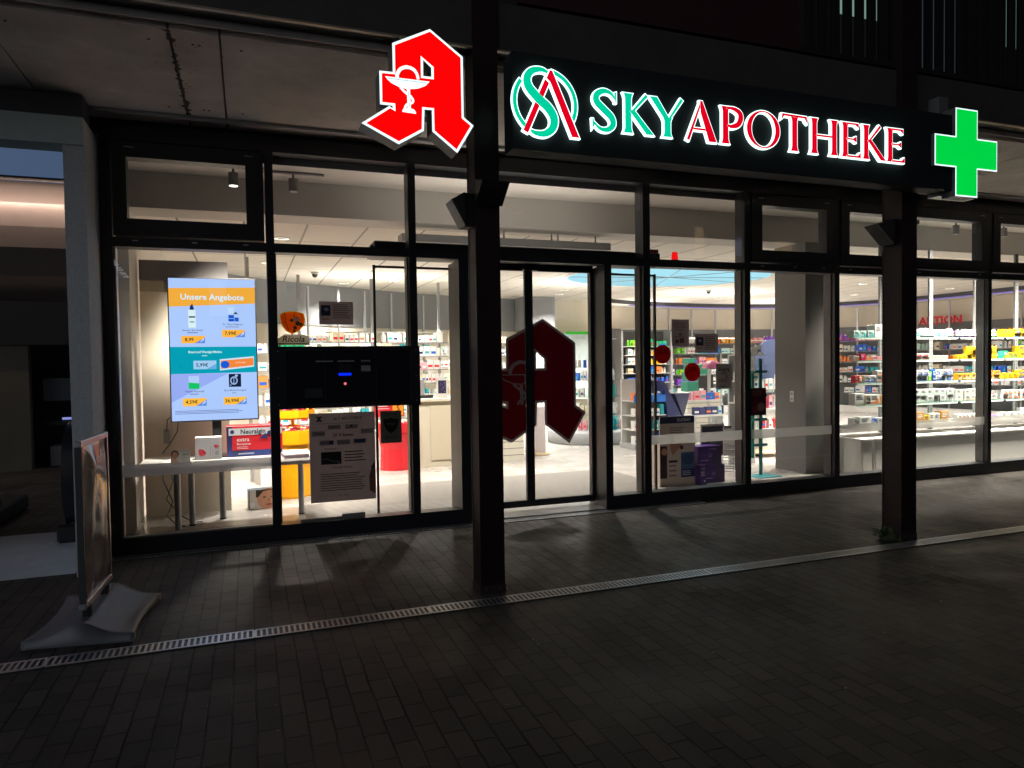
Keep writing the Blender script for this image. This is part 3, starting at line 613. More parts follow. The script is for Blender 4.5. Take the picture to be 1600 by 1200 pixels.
def leaf(x0, x1, stile_l, stile_r, label):
    l = MB(); y0, y1 = .23, .27
    l.box(x0, x1, y0, y1, .055, .12, FRAME); l.box(x0, x1, y0, y1, 2.40, 2.47, FRAME); l.box(x0, x0+stile_l, y0, y1, .12, 2.40, FRAME); l.box(x1-stile_r, x1, y0, y1, .12, 2.40, FRAME)
    o = l.build('sliding_door', SF); o['label'] = label
    p = MB(); p.box(x0+stile_l, x1-stile_r, .246, .254, .12, 2.40, GLASS); p.build('glass_pane', o); return o
dl = leaf(1.942, 2.629, .05, .040, 'left sliding door leaf carrying half of the dark red letter A decal'); dr = leaf(2.632, 3.339, .040, .03, 'right sliding door leaf carrying half of the dark red letter A decal')
DK = mat('dark_red_film', (.46, .006, .022), .45, 0, .05, 6, trans=.5); DG = mat('grey_film_outline', (.40, .33, .33), .5, trans=.3)
def dec(p): return [(2.785+(x-1.032)*1.82, 1.931+(z-3.427)*1.82) for x, z in p]
def clip(poly, xc, keep):
    out = []
    for i, p in enumerate(poly):
        q = poly[i-1]; a = (q[0]-xc)*keep >= 0; c = (p[0]-xc)*keep >= 0
        if a != c:
            t = (xc-q[0])/(p[0]-q[0]); out.append((xc, q[1]+t*(p[1]-q[1])))
        if c: out.append(p)
    return out
for o_, xc, k in ((dl, 2.588, -1), (dr, 2.674, 1)):
    b = MB(); A0, A1 = clip(dec(Aout), xc, k), clip(dec(Ain), xc, k)
    if k > 0:
        b.prism([A0, dec(HI)], DG, O=(0, .2448, 0), d=.0004); b.prism([A1, dec(HW)], DK, O=(0, .2440, 0), d=.0004)
    else:
        b.prism([A0], DG, O=(0, .2448, 0), d=.0004); b.prism([A1], DK, O=(0, .2440, 0), d=.0004)
        for i, s0 in enumerate(goblet()[:4]):
            if i == 0: s0 = s0
            cc = clip(dec(s0), xc, k)
            if i == 0 and len(cc) > 2: b.prism([offset(cc, -.010)], DK, O=(0, .2425, 0), d=.0002)
            if len(cc) > 2: b.prism([cc], mat('film_grey_line', (.55, .42, .42), .5, trans=.4), O=(0, .2434-.0002*i, 0), d=.0002)
    b.build('letter_decal', o_)
# safety screens beside the parked leaves
for x0, x1, xe in ((1.12, 1.86, 1.12), (3.44, 4.17, 4.15)):
    b = MB(); b.box(x0, x1, .38, .388, .16, 2.40, GLASS); 
    so = MB(); so.box(xe, xe+.02, .368, .40, .05, 2.43, BLACK); so.box(x0, x1, .368, .40, 2.405, 2.425, BLACK)
    q = so.build('safety_screen', SF); b.build('glass_pane', q)
# frosted bands on the big panes
for x0, x1 in ((-.955, .168), (3.868, 5.015), (5.108, 6.255), (6.345, 8.725), (8.805, 11.1)):
    b = MB(); b.box(x0, x1, .0125, .0135, .625, .725, FROST); b.build('frosted_band', SF)

# ---- party wall end, passage beam
b = MB(); b.box(-1.19, -1.056, -.50, .40, 0, 3.28, PIER); b.box(-1.19, -1.056, .40, 14, 0, 3.44, RENDER); tag(b.build('party_wall', origin=(-1.12, -.5, 0)), 'rough grey rendered wall end at the left of the shop window', 'wall')
b = MB(); b.box(-9, -1.056, -.50, -.28, 3.284, 3.44, DGREY); b.box(-9, -1.058, -.52, -.29, 3.085, 3.280, mat('grey_green_beam', (.56, .64, .62), .6, 0, .06)); tag(b.build('passage_beam', origin=(-3, -.4, 3.1)), 'grey green beam spanning the dark passage left of the shop', 'beam')
# ---- passage behind
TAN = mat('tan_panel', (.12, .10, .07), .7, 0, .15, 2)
b = MB(); cv = [(6.6, 2.55), (6.25, 2.9), (6.05, 3.3), (6.0, 3.6), (6.05, 3.95), (6.2, 4.3)]
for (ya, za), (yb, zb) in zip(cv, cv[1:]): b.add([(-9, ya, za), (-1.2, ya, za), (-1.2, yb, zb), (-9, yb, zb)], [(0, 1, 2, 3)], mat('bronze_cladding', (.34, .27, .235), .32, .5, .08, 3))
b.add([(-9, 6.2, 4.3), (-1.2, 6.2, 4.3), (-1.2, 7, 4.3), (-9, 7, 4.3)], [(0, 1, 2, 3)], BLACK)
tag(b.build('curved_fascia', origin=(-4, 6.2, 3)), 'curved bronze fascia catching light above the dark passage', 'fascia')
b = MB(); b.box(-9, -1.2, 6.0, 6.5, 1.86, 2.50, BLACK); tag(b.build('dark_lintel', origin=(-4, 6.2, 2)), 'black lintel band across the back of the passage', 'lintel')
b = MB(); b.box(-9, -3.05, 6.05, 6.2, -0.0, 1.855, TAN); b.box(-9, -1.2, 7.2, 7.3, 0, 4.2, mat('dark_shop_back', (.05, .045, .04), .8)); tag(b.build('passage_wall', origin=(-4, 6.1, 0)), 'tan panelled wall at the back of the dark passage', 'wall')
r = thing('dark_kiosk', 'unlit kiosk shelf with pale boxes behind the escalator', 'kiosk', (-2.5, 6.4, 0))
b = MB(); b.box(-3.0, -1.3, 6.6, 6.9, 1.0, 1.35, mat('kiosk_grey', (.26, .26, .30), .6)); b.box(-3.0, -1.3, 6.5, 6.6, .62, .68, DGREY); b.build('shelf', r)
b = MB(); b.box(-2.9, -2.0, 6.45, 6.75, -.0, .30, mat('kiosk_box', (.5, .46, .48), .7)); b.build('crate', r)
b = MB(); b.box(-2.75, -1.5, 6.57, 6.60, .70, .735, glow('kiosk_lights', (150, 160, 235), .8)); b.build('light_strip', r)
r = thing('escalator', 'dark escalator with black rubber handrails beside the rendered wall', 'escalator', (-1.7, 1.0, 0))
def rail_path(x, y0): 
    p = [(x, y0+1.9, -.55), (x, y0+1.2, .05), (x, y0+.75, .52), (x, y0+.45, .85), (x, y0+.22, .99), (x, y0+.02, 1.0), (x, y0-.15, .92), (x, y0-.26, .75), (x, y0-.28, .5), (x, y0-.20, .25), (x, y0-.02, .12), (x, y0+.3, .06)]
    return [V((x, q[0], q[1])) for q in spline([(a[1], a[2]) for a in p], 5)]
for nm, x in (('handrail', -1.45), ('handrail', -2.35)):
    b = MB(); b.sweep(rail_path(x, .85), (.09, .05), mat('rubber', (.016, .015, .02), .4), N=(1, 0, 0)); b.build('handrail', r)
    b = MB(); b.box(x-.006, x+.006, .68, 1.35, .10, .80, mat('balustrade_glass', (.22, .23, .22), .3)); b.build('balustrade', r)
    b = MB(); b.box(x-.11, x+.11, .62, 2.6, .013, .17, BLACKP, .02); b.build('skirt', r)
# passage light that brightens the fascia
r = thing('passage_lamp', 'hidden strip lamp washing the curved bronze fascia in the passage', 'lamp', (-3, 5.7, 4.215))
b = MB(); b.box(-6.0, -1.25, 5.62, 5.78, 4.215, 4.245, DGREY); b.build('housing', r)
L = bpy.data.lights.new('strip_light', 'AREA'); L.shape = 'RECTANGLE'; L.size = 3.4; L.size_y = .06; L.energy = 34; L.color = (1, .80, .68)
lo = bpy.data.objects.new('strip_light', L); C.objects.link(lo); lo.parent = r; lo.location = (.0, 0, -.012); lo.rotation_euler = (math.radians(35), 0, 0)

# ================================================================ SHOP SHELL
b = MB(); b.box(-1.05, 17.2, .15, .98, 3.30, 3.36, WHITE); o = b.build('window_ceiling'); struct(o)
b = MB(); b.box(-1.05, 17.2, 1.40, 12, 2.97, 3.02, CEILT); struct(b.build('tiled_ceiling'))
b = MB(); b.box(-1.05, 17.2, .98, 1.40, 2.968, 3.36, mat('beam_paint', (.62, .59, .55), .8, 0, .03, 3)); tag(b.build('ceiling_beam', origin=(4, 1.2, 3)), 'long grey beige downstand beam under the shop ceiling', 'beam')
b = MB(); b.box(-1.05, 17.2, .141, .152, 3.23, 3.42, MGREY); tag(b.build('blind_box', origin=(4, .15, 3.25)), 'thin grey blind box along the top of the panes inside', 'blind box')
def wall_curve(pts, bands, name, label, cat='wall', th=.1, k=5):
    P = spline(pts, k); b = MB()
    for z0, z1, m, push in bands:
        for i in range(len(P)-1):
            (x0, y0), (x1, y1) = P[i], P[i+1]; t = V((x1-x0, y1-y0)).normalized(); n = V((-t.y, t.x))
            a, c = V(P[i])-n*push, V(P[i+1])-n*push; d, e2 = V(P[i])+n*th, V(P[i+1])+n*th
            b.add([(a.x, a.y, z0), (c.x, c.y, z0), (c.x, c.y, z1), (a.x, a.y, z1), (d.x, d.y, z0), (e2.x, e2.y, z0), (e2.x, e2.y, z1), (d.x, d.y, z1)],
                  [(0, 1, 2, 3), (5, 4, 7, 6), (4, 5, 1, 0), (3, 2, 6, 7)], m)
    o = b.build(name, origin=(P[0][0], P[0][1], 0)); return tag(o, label, cat) if label else o
wall_curve([(-1.1, 5.0), (.48, 6.64), (2.46, 7.95), (4.1, 8.75), (5.9, 9.3)], [(.018, 2.22, CREAM, 0), (2.221, 2.97, GREYW, .02)], 'rear_wall', 'curved cream rear wall with grey upper band behind the left shelves')
wall_curve([(5.9, 9.3), (7.0, 9.45), (8.2, 9.6)], [(.018, 2.97, CREAM, 0)], 'middle_wall', 'plain cream wall seen through the right door leaf')
WB_ = [(8.3, 9.9), (9.8, 10.5), (12.4, 10.8), (14.9, 10.0), (16.3, 8.2), (16.6, 5.6), (16.6, 3.0), (16.6, .2)]
wall_curve(WB_, [(.018, 2.34, GREYW, 0), (2.341, 2.97, CREAM, .02)], 'right_wall', 'curved cream wall with grey lower band behind the right shelves', k=6)
RG = [(7.75, 8.6), (9.45, 9.3), (12.2, 9.62), (14.2, 9.0), (15.25, 7.6), (15.5, 5.6), (15.5, 3.0), (15.45, 1.5)]
wall_curve(RG, [(2.88, 2.968, mat('dark_ring', (.03, .03, .04), .5), 0)], 'ceiling_ring', 'dark curved ring band edging the tiled shop ceiling', 'ceiling trim', th=.06, k=6)
P1 = spline(RG, 6); P2 = spline(WB_, 6); b = MB()
n = min(len(P1), len(P2))
for i in range(n-1):
    a, c, d, e2 = P1[i], P1[i+1], P2[i+1], P2[i]; b.add([(a[0], a[1], 2.895), (c[0], c[1], 2.895), (d[0], d[1], 2.895), (e2[0], e2[1], 2.895)], [(3, 2, 1, 0)], WHITE)
struct(b.build('outer_ceiling'))
LAV = glow('lavender_led', (150, 130, 225), 1.0)
wall_curve([(x, y) for x, y in spline([(9.0, 9.42), (12.2, 9.82), (14.4, 9.15), (15.5, 7.6), (15.72, 5.6), (15.72, 3.0)], 3)], [(2.872, 2.893, LAV, 0)], 'led_strip', 'lavender glowing light strip behind the dark ceiling ring', 'light strip', th=.03, k=2)
b = MB(); b.box(-1.05, -.99, .15, .95, .018, 3.30, mat('dark_reveal', (.045, .045, .05), .6)); b.box(-1.05, -1.0, .951, 5.2, .018, 3.3, WHITE); tag(b.build('side_wall', origin=(-1, .5, 0)), 'inner side wall with dark reveal at the left end of the shop', 'wall')
b = MB(); b.box(16.7, 16.8, .15, 12, .018, 3.0, CREAM); b.box(-1.05, 17, 11.6, 11.7, .018, 3.0, CREAM); struct(b.build('outer_shell_wall'))
b = MB(); b.box(6.66, 7.02, .86, 1.42, .018, 2.967, GREYC); co_ = b.build('shop_column', origin=(6.8, 1.1, 0)); tag(co_, 'square grey column just inside the window with a power socket', 'column')
b = MB(); b.box(6.648, 6.66, 1.06, 1.13, .93, 1.07, WHITEL, .003); b.cyl((6.646, 1.095, .965), (6.6475, 1.095, .965), .02, MGREY, 12); b.cyl((6.646, 1.095, 1.035), (6.6475, 1.095, 1.035), .02, MGREY, 12); b.build('socket', co_)
b = MB(); b.box(5.82, 6.58, 8.55, 9.1, 2.24, 2.967, GREYW); b.box(5.9, 6.5, 8.6, 9.05, .018, 2.239, WHITEL); tag(b.build('rear_column', origin=(6.2, 8.8, 0)), 'rear column with grey box head behind the red letter A decal', 'column')
b = MB(); b.box(-.62, -.19, 1.50, 1.54, .018, 2.25, CREAM); b.box(-.98, -.62, 1.50, 1.54, .018, 2.25, CREAM); b.box(-.98, -.17, 1.495, 1.545, 2.251, 2.56, mat('charcoal_header', (.20, .19, .19), .6)); tag(b.build('partition_panel', origin=(-.6, 1.5, 0)), 'cream partition panel with charcoal header behind the screen', 'partition')
b = MB(); b.box(.50, 4.55, .63, 2.30, .019, .026, MAT_RUG); b.box(1.93, 3.35, .621, .629, .019, .026, ALU); tag(b.build('entrance_mat', origin=(2.5, 1.3, .018)), 'large grey ribbed entrance mat inside the sliding doors', 'mat')

# oval light ceiling
SKYG = glow('oval_sky_panel', (172, 232, 250), 1.1)
ov = [(7.02+1.85*math.cos(2*math.pi*i/48), 4.55+1.50*math.sin(2*math.pi*i/48)) for i in range(48)]
r = thing('light_ceiling', 'large oval cyan glowing light ceiling with thin seams', 'ceiling light', (7.02, 4.55, 2.96))
b = MB(); b.prism([ov], SKYG, O=(0, 0, 2.966), U=(1, 0, 0), W=(0, 1, 0), N=(0, 0, -1), d=.004); b.build('diffuser', r)
b = MB(); b.prism([[(7.02+1.90*math.cos(2*math.pi*i/48), 4.55+1.55*math.sin(2*math.pi*i/48)) for i in range(48)], ov[::-1]], WHITE, O=(0, 0, 2.9685), U=(1, 0, 0), W=(0, 1, 0), N=(0, 0, -1), d=.012); b.build('rim', r)
b = MB()
for a in (.3, 1.25, 2.1, 2.9): b.cyl((7.02-1.8*math.cos(a), 4.55-1.45*math.sin(a), 2.958), (7.02+1.8*math.cos(a), 4.55+1.45*math.sin(a), 2.958), .006, MGREY, 5)
b.build('seam', r)

# downlights
DLP = [(1.66, 6.75), (2.45, 6.2), (6.12, 7.0), (6.98, 6.7), (6.41, 7.9), (8.45, 6.35), (10.69, 8.11), (9.9, 6.4), (11.58, 4.63), (13.36, 6.58), (12.48, 3.2), (14.33, 4.91), (9.6, 3.4),
       (.4, 2.3), (.3, 4.4), (2.4, 2.4), (2.5, 4.4), (4.3, 2.2), (4.6, 5.4), (4.4, 7.2), (9.6, 1.9), (11.6, 1.9), (13.6, 2.0), (7.4, 1.9), (12.2, 8.6), (8.6, 8.0)]
MBd = None
for i, (x, y) in enumerate(DLP):
    if i == 0:
        r = thing('downlight', 'round recessed white downlight in the tiled shop ceiling', 'downlight', (x, y, 2.97), 'round downlights of the shop ceiling'); first = r
        b = MB(); b.lathe([(.062, 0), (.085, 0), (.085, -.008), (.066, -.010), (.062, -.004)], (x, y, 2.9685), WHITEL, 20); b.build('trim_ring', r)
        b = MB(); b.lathe([(.0655, -.0095), (.080, -.0112)], (x, y, 2.9685), glow('downlight_glow', (255, 250, 235), 2.6), 20); b.build('glow_ring', r)
        L = bpy.data.lights.new('lamp', 'AREA'); L.shape = 'DISK'; L.size = .124; L.spread = math.radians(118); L.energy = LAMP_W; L.color = (1, .95, .89)
        lo = bpy.data.objects.new('lamp', L); C.objects.link(lo); lo.parent = r; lo.location = (0, 0, -.0045)
    else: copy_tree(first, (x, y, 2.97))
# track spots near the window
def spot(x, y, lit_, label, W_=420, tilt=0.0, cone=118):
    r = thing('track_spot', label, 'spotlight', (x, y, 3.30), 'cylinder spots along the window')
    b = MB(); b.box(x-.28, x+.28, y-.018, y+.018, 3.278, 3.2985, MGREY); b.build('track', r)
    b = MB(); b.cyl((x, y, 3.277), (x, y, 3.235), .010, DGREY, 8); b.cyl((x, y, 3.235), (x, y, 3.12), .043, mat('spot_grey', (.16, .16, .165), .4), 20); h = b.build('lamp_head', r)
    b = MB(); b.cyl((x, y, 3.1185), (x, y, 3.1165), .036, glow('spot_lens_on', (255, 250, 235), 3.0 if lit_ else 1), 16) if lit_ else b.cyl((x, y, 3.1185), (x, y, 3.1165), .036, mat('spot_lens', (.6, .6, .6), .3), 16); b.build('lens', h)
    L = bpy.data.lights.new('spot_light', 'SPOT'); L.energy = W_; L.spot_size = math.radians(cone); L.spot_blend = 1.0; L.shadow_soft_size = .14; L.color = (1, .92, .80)
    lo = bpy.data.objects.new('spot_light', L); C.objects.link(lo); lo.parent = r; lo.location = (0, 0, -.188); lo.rotation_euler = (tilt, 0, 0)
spot(-.08, .55, True, 'grey cylinder spot with bright lens behind the left casement window', 1300, .46, 66)
spot(.44, .62, False, 'grey cylinder spot behind the fixed pane right of the left casement', 350, .44, 58)
spot(8.89, .54, False, 'grey cylinder spot right of the brown post under the green cross', 600)
spot(9.74, .50, False, 'rightmost grey cylinder spot behind the last casement window', 600)
spot(9.0, .19, False, 'added grey cylinder fill spot hidden behind the last wide mullion', 3400, .08, 96)  # added fill spot, lights the goods' fronts and the pavers outside
spot(7.75, .19, False, 'added grey cylinder fill spot close to the glass left of the right brown post', 900, .12, 90)  # added to brighten the shelf bay next to the column
spot(10.7, .19, False, 'added grey cylinder fill spot near the far right end of the window', 3400, .08, 96)  # another added spot for the shelf fronts and pavers
# security cameras
for x, y, lb in ((9.2, 6.42, 'small white dome camera on the ceiling beyond the cyan oval'), (1.03, 5.33, 'small white dome camera on the ceiling above the left shelves')):
    b = MB(); b.lathe([(.0, 0), (.06, 0), (.06, -.03), (.05, -.035)], (x, y, 2.968), WHITEL, 16); b.lathe([(.045, -.034), (.04, -.065), (.02, -.085), (0, -.088)], (x, y, 2.968), BLACKP, 16); tag(b.build('dome_camera', origin=(x, y, 2.968)), lb, 'camera')

# ================================================================ WINDOW TABLE AND SCREEN
r = thing('display_table', 'white display table with round metal legs behind the left window', 'table', (-.2, .8, .018))
b = MB(); b.box(-.93, .56, .34, 1.24, .605, .638, WHITEL, .003); b.build('table_top', r)
for x, y in ((-.62, .66), (-.52, .90), (-.26, 1.10), (.47, 1.02)):
    b = MB(); b.cyl((x, y, .019), (x, y, .604), .028, ALU, 16); b.cyl((x, y, .0185), (x, y, .03), .032, BLACKP, 16); b.build('leg', r)
def E_(r_, g_, b_): return glow('screen_%02x%02x%02x' % (r_, g_, b_), (r_, g_, b_), 1.12)
r = thing('advert_screen', 'tall upright advertising screen reading Unsere Angebote on a black post', 'screen', (-.29, .96, .64))
b = MB(); b.box(-.68, .09, .925, .985, .985, 2.335, BLACKP, .004); b.build('screen_housing', r)
b = MB(); b.box(-.33, -.25, .99, 1.04, .66, 1.5, BLACKP); b.box(-.42, -.16, .90, 1.16, .6395, .655, BLACKP); b.build('post', r)
DKT = E_(30, 44, 80)
it = [('r', 0, 0, 1, 1, E_(172, 202, 255)), ('p', [(0, .80), (1, .83), (1, .945), (0, .93)], E_(240, 172, 62)), ('p', [(0, .33), (1, .335), (1, .52), (0, .52)], E_(6, 158, 182)),
 ('p', [(0, .13), (.66, .33), (0, .33)], E_(150, 172, 244)),
 ('t', 'Unsere Angebote', .5, .852, .042, E_(205, 240, 255), {'bold': True, 'sx': 1.0}),
 # spray bottle
 ('r', .215, .655, .30, .78, E_(215, 240, 245)), ('r', .235, .78, .28, .80, E_(20, 45, 105)), ('p', [(.235, .80), (.265, .825), (.275, .80)], E_(20, 45, 105)), ('r', .222, .725, .295, .735, DKT), ('r', .232, .69, .285, .70, E_(120, 170, 180)),
 ('t', 'Aveeno Skin Relief', .26, .63, .014, DKT, {'sx': .9}), ('r', .20, .617, .32, .621, DKT),
 ('r', .13, .545, .40, .597, E_(255, 182, 62)), ('p', [(.28, .545), (.40, .585), (.40, .545)], E_(96, 142, 226)), ('p', [(.34, .55), (.39, .57), (.385, .583)], E_(210, 225, 255)), ('t', '8,99', .22, .56, .024, E_(45, 42, 40), {'bold': True}),
 # tin and box
 ('r', .66, .75, .76, .81, E_(176, 208, 250)), ('r', .675, .755, .74, .80, E_(188, 220, 255)), ('r', .68, .70, .745, .745, E_(14, 80, 200)), ('r', .75, .70, .80, .728, E_(30, 90, 205)), ('p', [(.735, .752), (.765, .77), (.795, .752)], E_(60, 70, 90)), ('r', .685, .718, .74, .724, E_(120, 180, 240)),
 ('t', 'Dr. Theiss Melatonin', .73, .673, .0135, DKT, {'sx': .85}), ('r', .64, .659, .80, .662, DKT),
 ('r', .60, .587, .87, .64, E_(255, 182, 62)), ('p', [(.75, .587), (.87, .63), (.87, .587)], E_(96, 142, 226)), ('p', [(.81, .592), (.86, .61), (.855, .626)], E_(210, 225, 255)), ('t', '7,99€', .70, .604, .024, E_(45, 42, 40), {'bold': True}),
 ('t', 'Brand und Wundgel Medice', .40, .476, .0165, E_(220, 250, 255), {'bold': True, 'sx': .84}), ('r', .36, .455, .42, .459, E_(220, 250, 255)),
 ('r', .26, .362, .525, .422, E_(160, 205, 245)), ('p', [(.41, .362), (.525, .40), (.525, .362)], E_(110, 170, 225)), ('t', '5,99€', .36, .38, .024, E_(35, 50, 70), {'bold': True}),
 ('p', [(.565, .35), (.97, .375), (.97, .45), (.565, .43)], E_(205, 228, 242)), ('p', [(.575, .362), (.965, .385), (.965, .438), (.575, .42)], E_(240, 135, 62)), ('o', .625, .392, .052, .027, E_(24, 92, 214)), ('t', 'und Wundgel', .81, .402, .011, E_(255, 235, 220), {'sx': .8}),
 ('r', .20, .265, .32, .315, E_(176, 205, 250)), ('p', [(.20, .225), (.32, .222), (.325, .262), (.20, .27)], E_(20, 196, 100)), ('t', 'Hedelix Hustensaft', .27, .20, .0135, DKT, {'sx': .85}), ('r', .21, .185, .31, .189, DKT),
 ('r', .13, .103, .40, .158, E_(255, 190, 66)), ('p', [(.28, .103), (.40, .148), (.40, .103)], E_(96, 142, 226)), ('p', [(.34, .108), (.39, .128), (.385, .143)], E_(210, 225, 255)), ('t', '4,59€', .23, .121, .024, E_(45, 42, 40), {'bold': True}),
 ('r', .665, .232, .81, .325, E_(20, 32, 62)), ('o', .725, .277, .045, .03, E_(150, 178, 224)), ('o', .725, .277, .030, .02, E_(24, 36, 70)), ('r', .72, .255, .728, .297, E_(160, 190, 230)), ('o', .755, .312, .018, .009, E_(160, 190, 240)), ('r', .675, .24, .695, .25, E_(120, 150, 200)),
 ('t', 'Braun Blutdruckmessgerät', .74, .203, .0125, DKT, {'sx': .80}), ('r', .70, .187, .75, .19, DKT),
 ('r', .60, .106, .87, .160, E_(255, 190, 66)), ('p', [(.75, .106), (.87, .15), (.87, .106)], E_(96, 142, 226)), ('p', [(.81, .11), (.86, .13), (.855, .145)], E_(210, 225, 255)), ('t', '36,99€', .70, .123, .024, E_(45, 42, 40), {'bold': True}),
 ('lines', .04, .045, .97, .075, 3, E_(70, 84, 140))]
card('display', None, None, -.670, .080, .997, 2.323, .922, it, base=E_(158, 186, 252), thick=.002, parent=r)

# promo boxes on the table
def prism_box(name, label, cat, x0, x1, y0, y1, z0, z1, base, items, skew=0, loc=None, topm=None, sidem=None, group=None):
    r = thing(name, label, cat, (x0, y0, z0), group)
    b = MB(); b.T = Matrix.Translation((x0, y0, z0)) @ Matrix.Rotation(skew, 4, 'Z')
    b.box(0, x1-x0, 0, y1-y0, 0, z1-z0, base, .002)
    if topm: b.prism([[(0.002, .002), (x1-x0-.002, .002), (x1-x0-.002, y1-y0-.002), (.002, y1-y0-.002)]], topm, O=(0, 0, z1-z0+.0008), U=(1, 0, 0), W=(0, 1, 0), N=(0, 0, 1))
    if sidem: b.add([(-.0008, .003, .003), (-.0008, y1-y0-.003, .003), (-.0008, y1-y0-.003, z1-z0-.003), (-.0008, .003, z1-z0-.003)], [(0, 3, 2, 1)], sidem)
    b.build('carton', r)
    c = card('front_print', None, None, x0, x1, z0, z1, y0, items, base=base, thick=.0002, parent=r, skew=skew) if False else None
    # printed face built in the same local frame
    k = MB(); k.T = Matrix.Translation((x0, y0, z0)) @ Matrix.Rotation(skew, 4, 'Z'); W_, H_ = x1-x0, z1-z0
    for i, it in enumerate(items):
        yy = -.0012-.0004*i
        if it[0] == 'r': _, a, c1, d, e2, m = it; k.prism([[(a*W_, c1*H_), (d*W_, c1*H_), (d*W_, e2*H_), (a*W_, e2*H_)]], m, O=(0, yy, 0))
        elif it[0] == 't': _, s, a, c1, sz, m = it[:6]; kw = it[6] if len(it) > 6 else {}; k.text(s, sz*H_, (a*W_, yy, c1*H_), (1, 0, 0), (0, 0, 1), m, **kw)
        elif it[0] == 'p': k.prism([[(p*W_, q*H_) for p, q in it[1]]], it[2], O=(0, yy, 0))
        elif it[0] == 'o': _, cx, cz, rx, rz, m = it; k.prism([[(cx*W_+rx*W_*math.cos(j*math.pi/10), cz*H_+rz*H_*math.sin(j*math.pi/10)) for j in range(20)]], m, O=(0, yy, 0))
        elif it[0] == 'lines':
            _, a, c1, d, e2, n, m = it; rr = random.Random(n+i)
            for q in range(n): zz = e2-(e2-c1)*(q+.5)/n; hh = (e2-c1)/n*.3; xr = a+(d-a)*rr.uniform(.7, 1); k.prism([[(a*W_, (zz-hh/2)*H_), (xr*W_, (zz-hh/2)*H_), (xr*W_, (zz+hh/2)*H_), (a*W_, (zz+hh/2)*H_)]], m, O=(0, yy, 0))
    if k.v: k.build('front_print', r)
    return r
NV = tint(22, 34, 84); REDB = tint(205, 30, 45); CW = ink(236, 238, 240)
BODY = [(.66, .02), (.66, .20), (.70, .38), (.60, .42), (.57, .55), (.69, .74), (.72, .70), (.66, .57), (.72, .56), (.735, .62), (.71, .68), (.73, .80), (.775, .82), (.81, .78), (.80, .68), (.78, .62), (.85, .56), (.93, .52), (.96, .40), (.93, .25), (.97, .02)]
prism_box('promo_box', 'large red and navy pain relief carton reading Neuralgin extra on the display table', 'promo box', -.205, .30, .88, 1.10, .6385, .93, REDB,
 [('r', .01, .01, .99, .99, REDB), ('r', .01, .01, .10, .99, NV), ('r', .01, .01, .99, .20, tint(20, 44, 110)), ('p', [(.10, .20), (.30, .20), (.22, .01), (.10, .01)], NV), ('r', .04, .70, .99, .93, ink(214, 218, 224)), ('o', .10, .815, .035, .065, tint(20, 50, 110)),
  ('t', 'Neuralgin', .47, .745, .155, ink(24, 30, 60), {'bold': True, 'sx': .92}), ('r', .13, .22, .55, .66, REDB), ('t', 'extra', .18, .50, .13, CW, {'align': 'L', 'bold': True}), ('t', 'Ibu-Lysinat', .18, .385, .07, CW, {'align': 'L', 'bold': True}), ('lines', .18, .24, .40, .34, 2, CW),
  ('p', BODY, tint(22, 44, 100)), ('r', .20, .075, .48, .12, ink(190, 200, 220))], skew=.03, topm=tint(226, 40, 55))
prism_box('promo_box', 'white carton printed with red berries standing on the display table', 'promo box', -.475, -.25, .80, .93, .6385, .845, WHITEL,
 [('r', .02, .02, .98, .98, ink(200, 200, 206)), ('o', .26, .32, .12, .15, tint(190, 40, 60)), ('o', .20, .40, .07, .09, tint(205, 60, 75)), ('o', .35, .30, .06, .09, tint(170, 25, 45)), ('o', .28, .24, .06, .06, tint(210, 70, 80)), ('o', .82, .60, .10, .07, tint(195, 45, 60)), ('o', .84, .63, .05, .03, tint(225, 120, 125)),
  ('p', [(.56, .18), (.60, .60), (.61, .60), (.58, .18)], ink(150, 150, 155)), ('p', [(.66, .18), (.68, .50), (.69, .5), (.675, .18)], ink(150, 150, 155)), ('r', .78, .22, .88, .34, ink(40, 40, 44)), ('o', .83, .28, .03, .035, CW)], skew=-.02, topm=ink(232, 232, 234), sidem=tint(230, 225, 222))
SK = tint(214, 160, 130); HR = tint(52, 34, 28)
card('counter_card', 'small card with a woman portrait standing at the left of the display table', 'card', -.66, -.50, .6385, .765, .60,
 [('r', .0, .0, 1, 1, ink(228, 224, 218)), ('r', .55, .0, 1, 1, ink(206, 210, 200)), ('p', [(.0, .0), (.42, .0), (.36, .25), (.04, .25)], SK), ('r', .14, .2, .27, .45, SK), ('o', .21, .68, .20, .29, HR), ('o', .21, .60, .145, .25, SK), ('o', .15, .64, .022, .02, HR), ('o', .27, .64, .022, .02, HR), ('o', .21, .46, .045, .022, tint(185, 70, 75)), ('r', .60, .6, .9, .68, ink(140, 150, 140))], thick=.003)
prism_box('magazine_stack', 'low stack of pink and white magazines on the right end of the display table', 'magazines', .30, .52, .52, .80, .6385, .672, ink(225, 205, 215), [('r', 0, .3, 1, .4, ink(180, 130, 150)), ('r', 0, .65, 1, .7, ink(130, 120, 140))], skew=.08)
prism_box('promo_box', 'grey and white skincare carton with a woman face on the floor behind the left window', 'promo box', -.02, .28, 1.42, 1.56, .0185, .22, tint(70, 88, 104),
 [('r', .02, .02, .98, .98, ink(222, 214, 206)), ('o', .62, .50, .36, .56, SK), ('p', [(.22, .99), (.98, .99), (.98, .86), (.70, .96), (.45, .90), (.30, .62), (.22, .60)], HR), ('o', .50, .60, .06, .035, HR), ('o', .76, .60, .06, .035, HR), ('p', [(.62, .58), (.66, .58), (.69, .36), (.60, .36)], tint(196, 138, 110)), ('o', .64, .22, .11, .045, tint(180, 80, 80)), ('r', .02, .10, .18, .36, ink(240, 240, 240))], skew=.12, sidem=tint(74, 92, 108))
card('side_print', None, None, 0, .01, 0, .01, 0, [], parent=None) if False else None
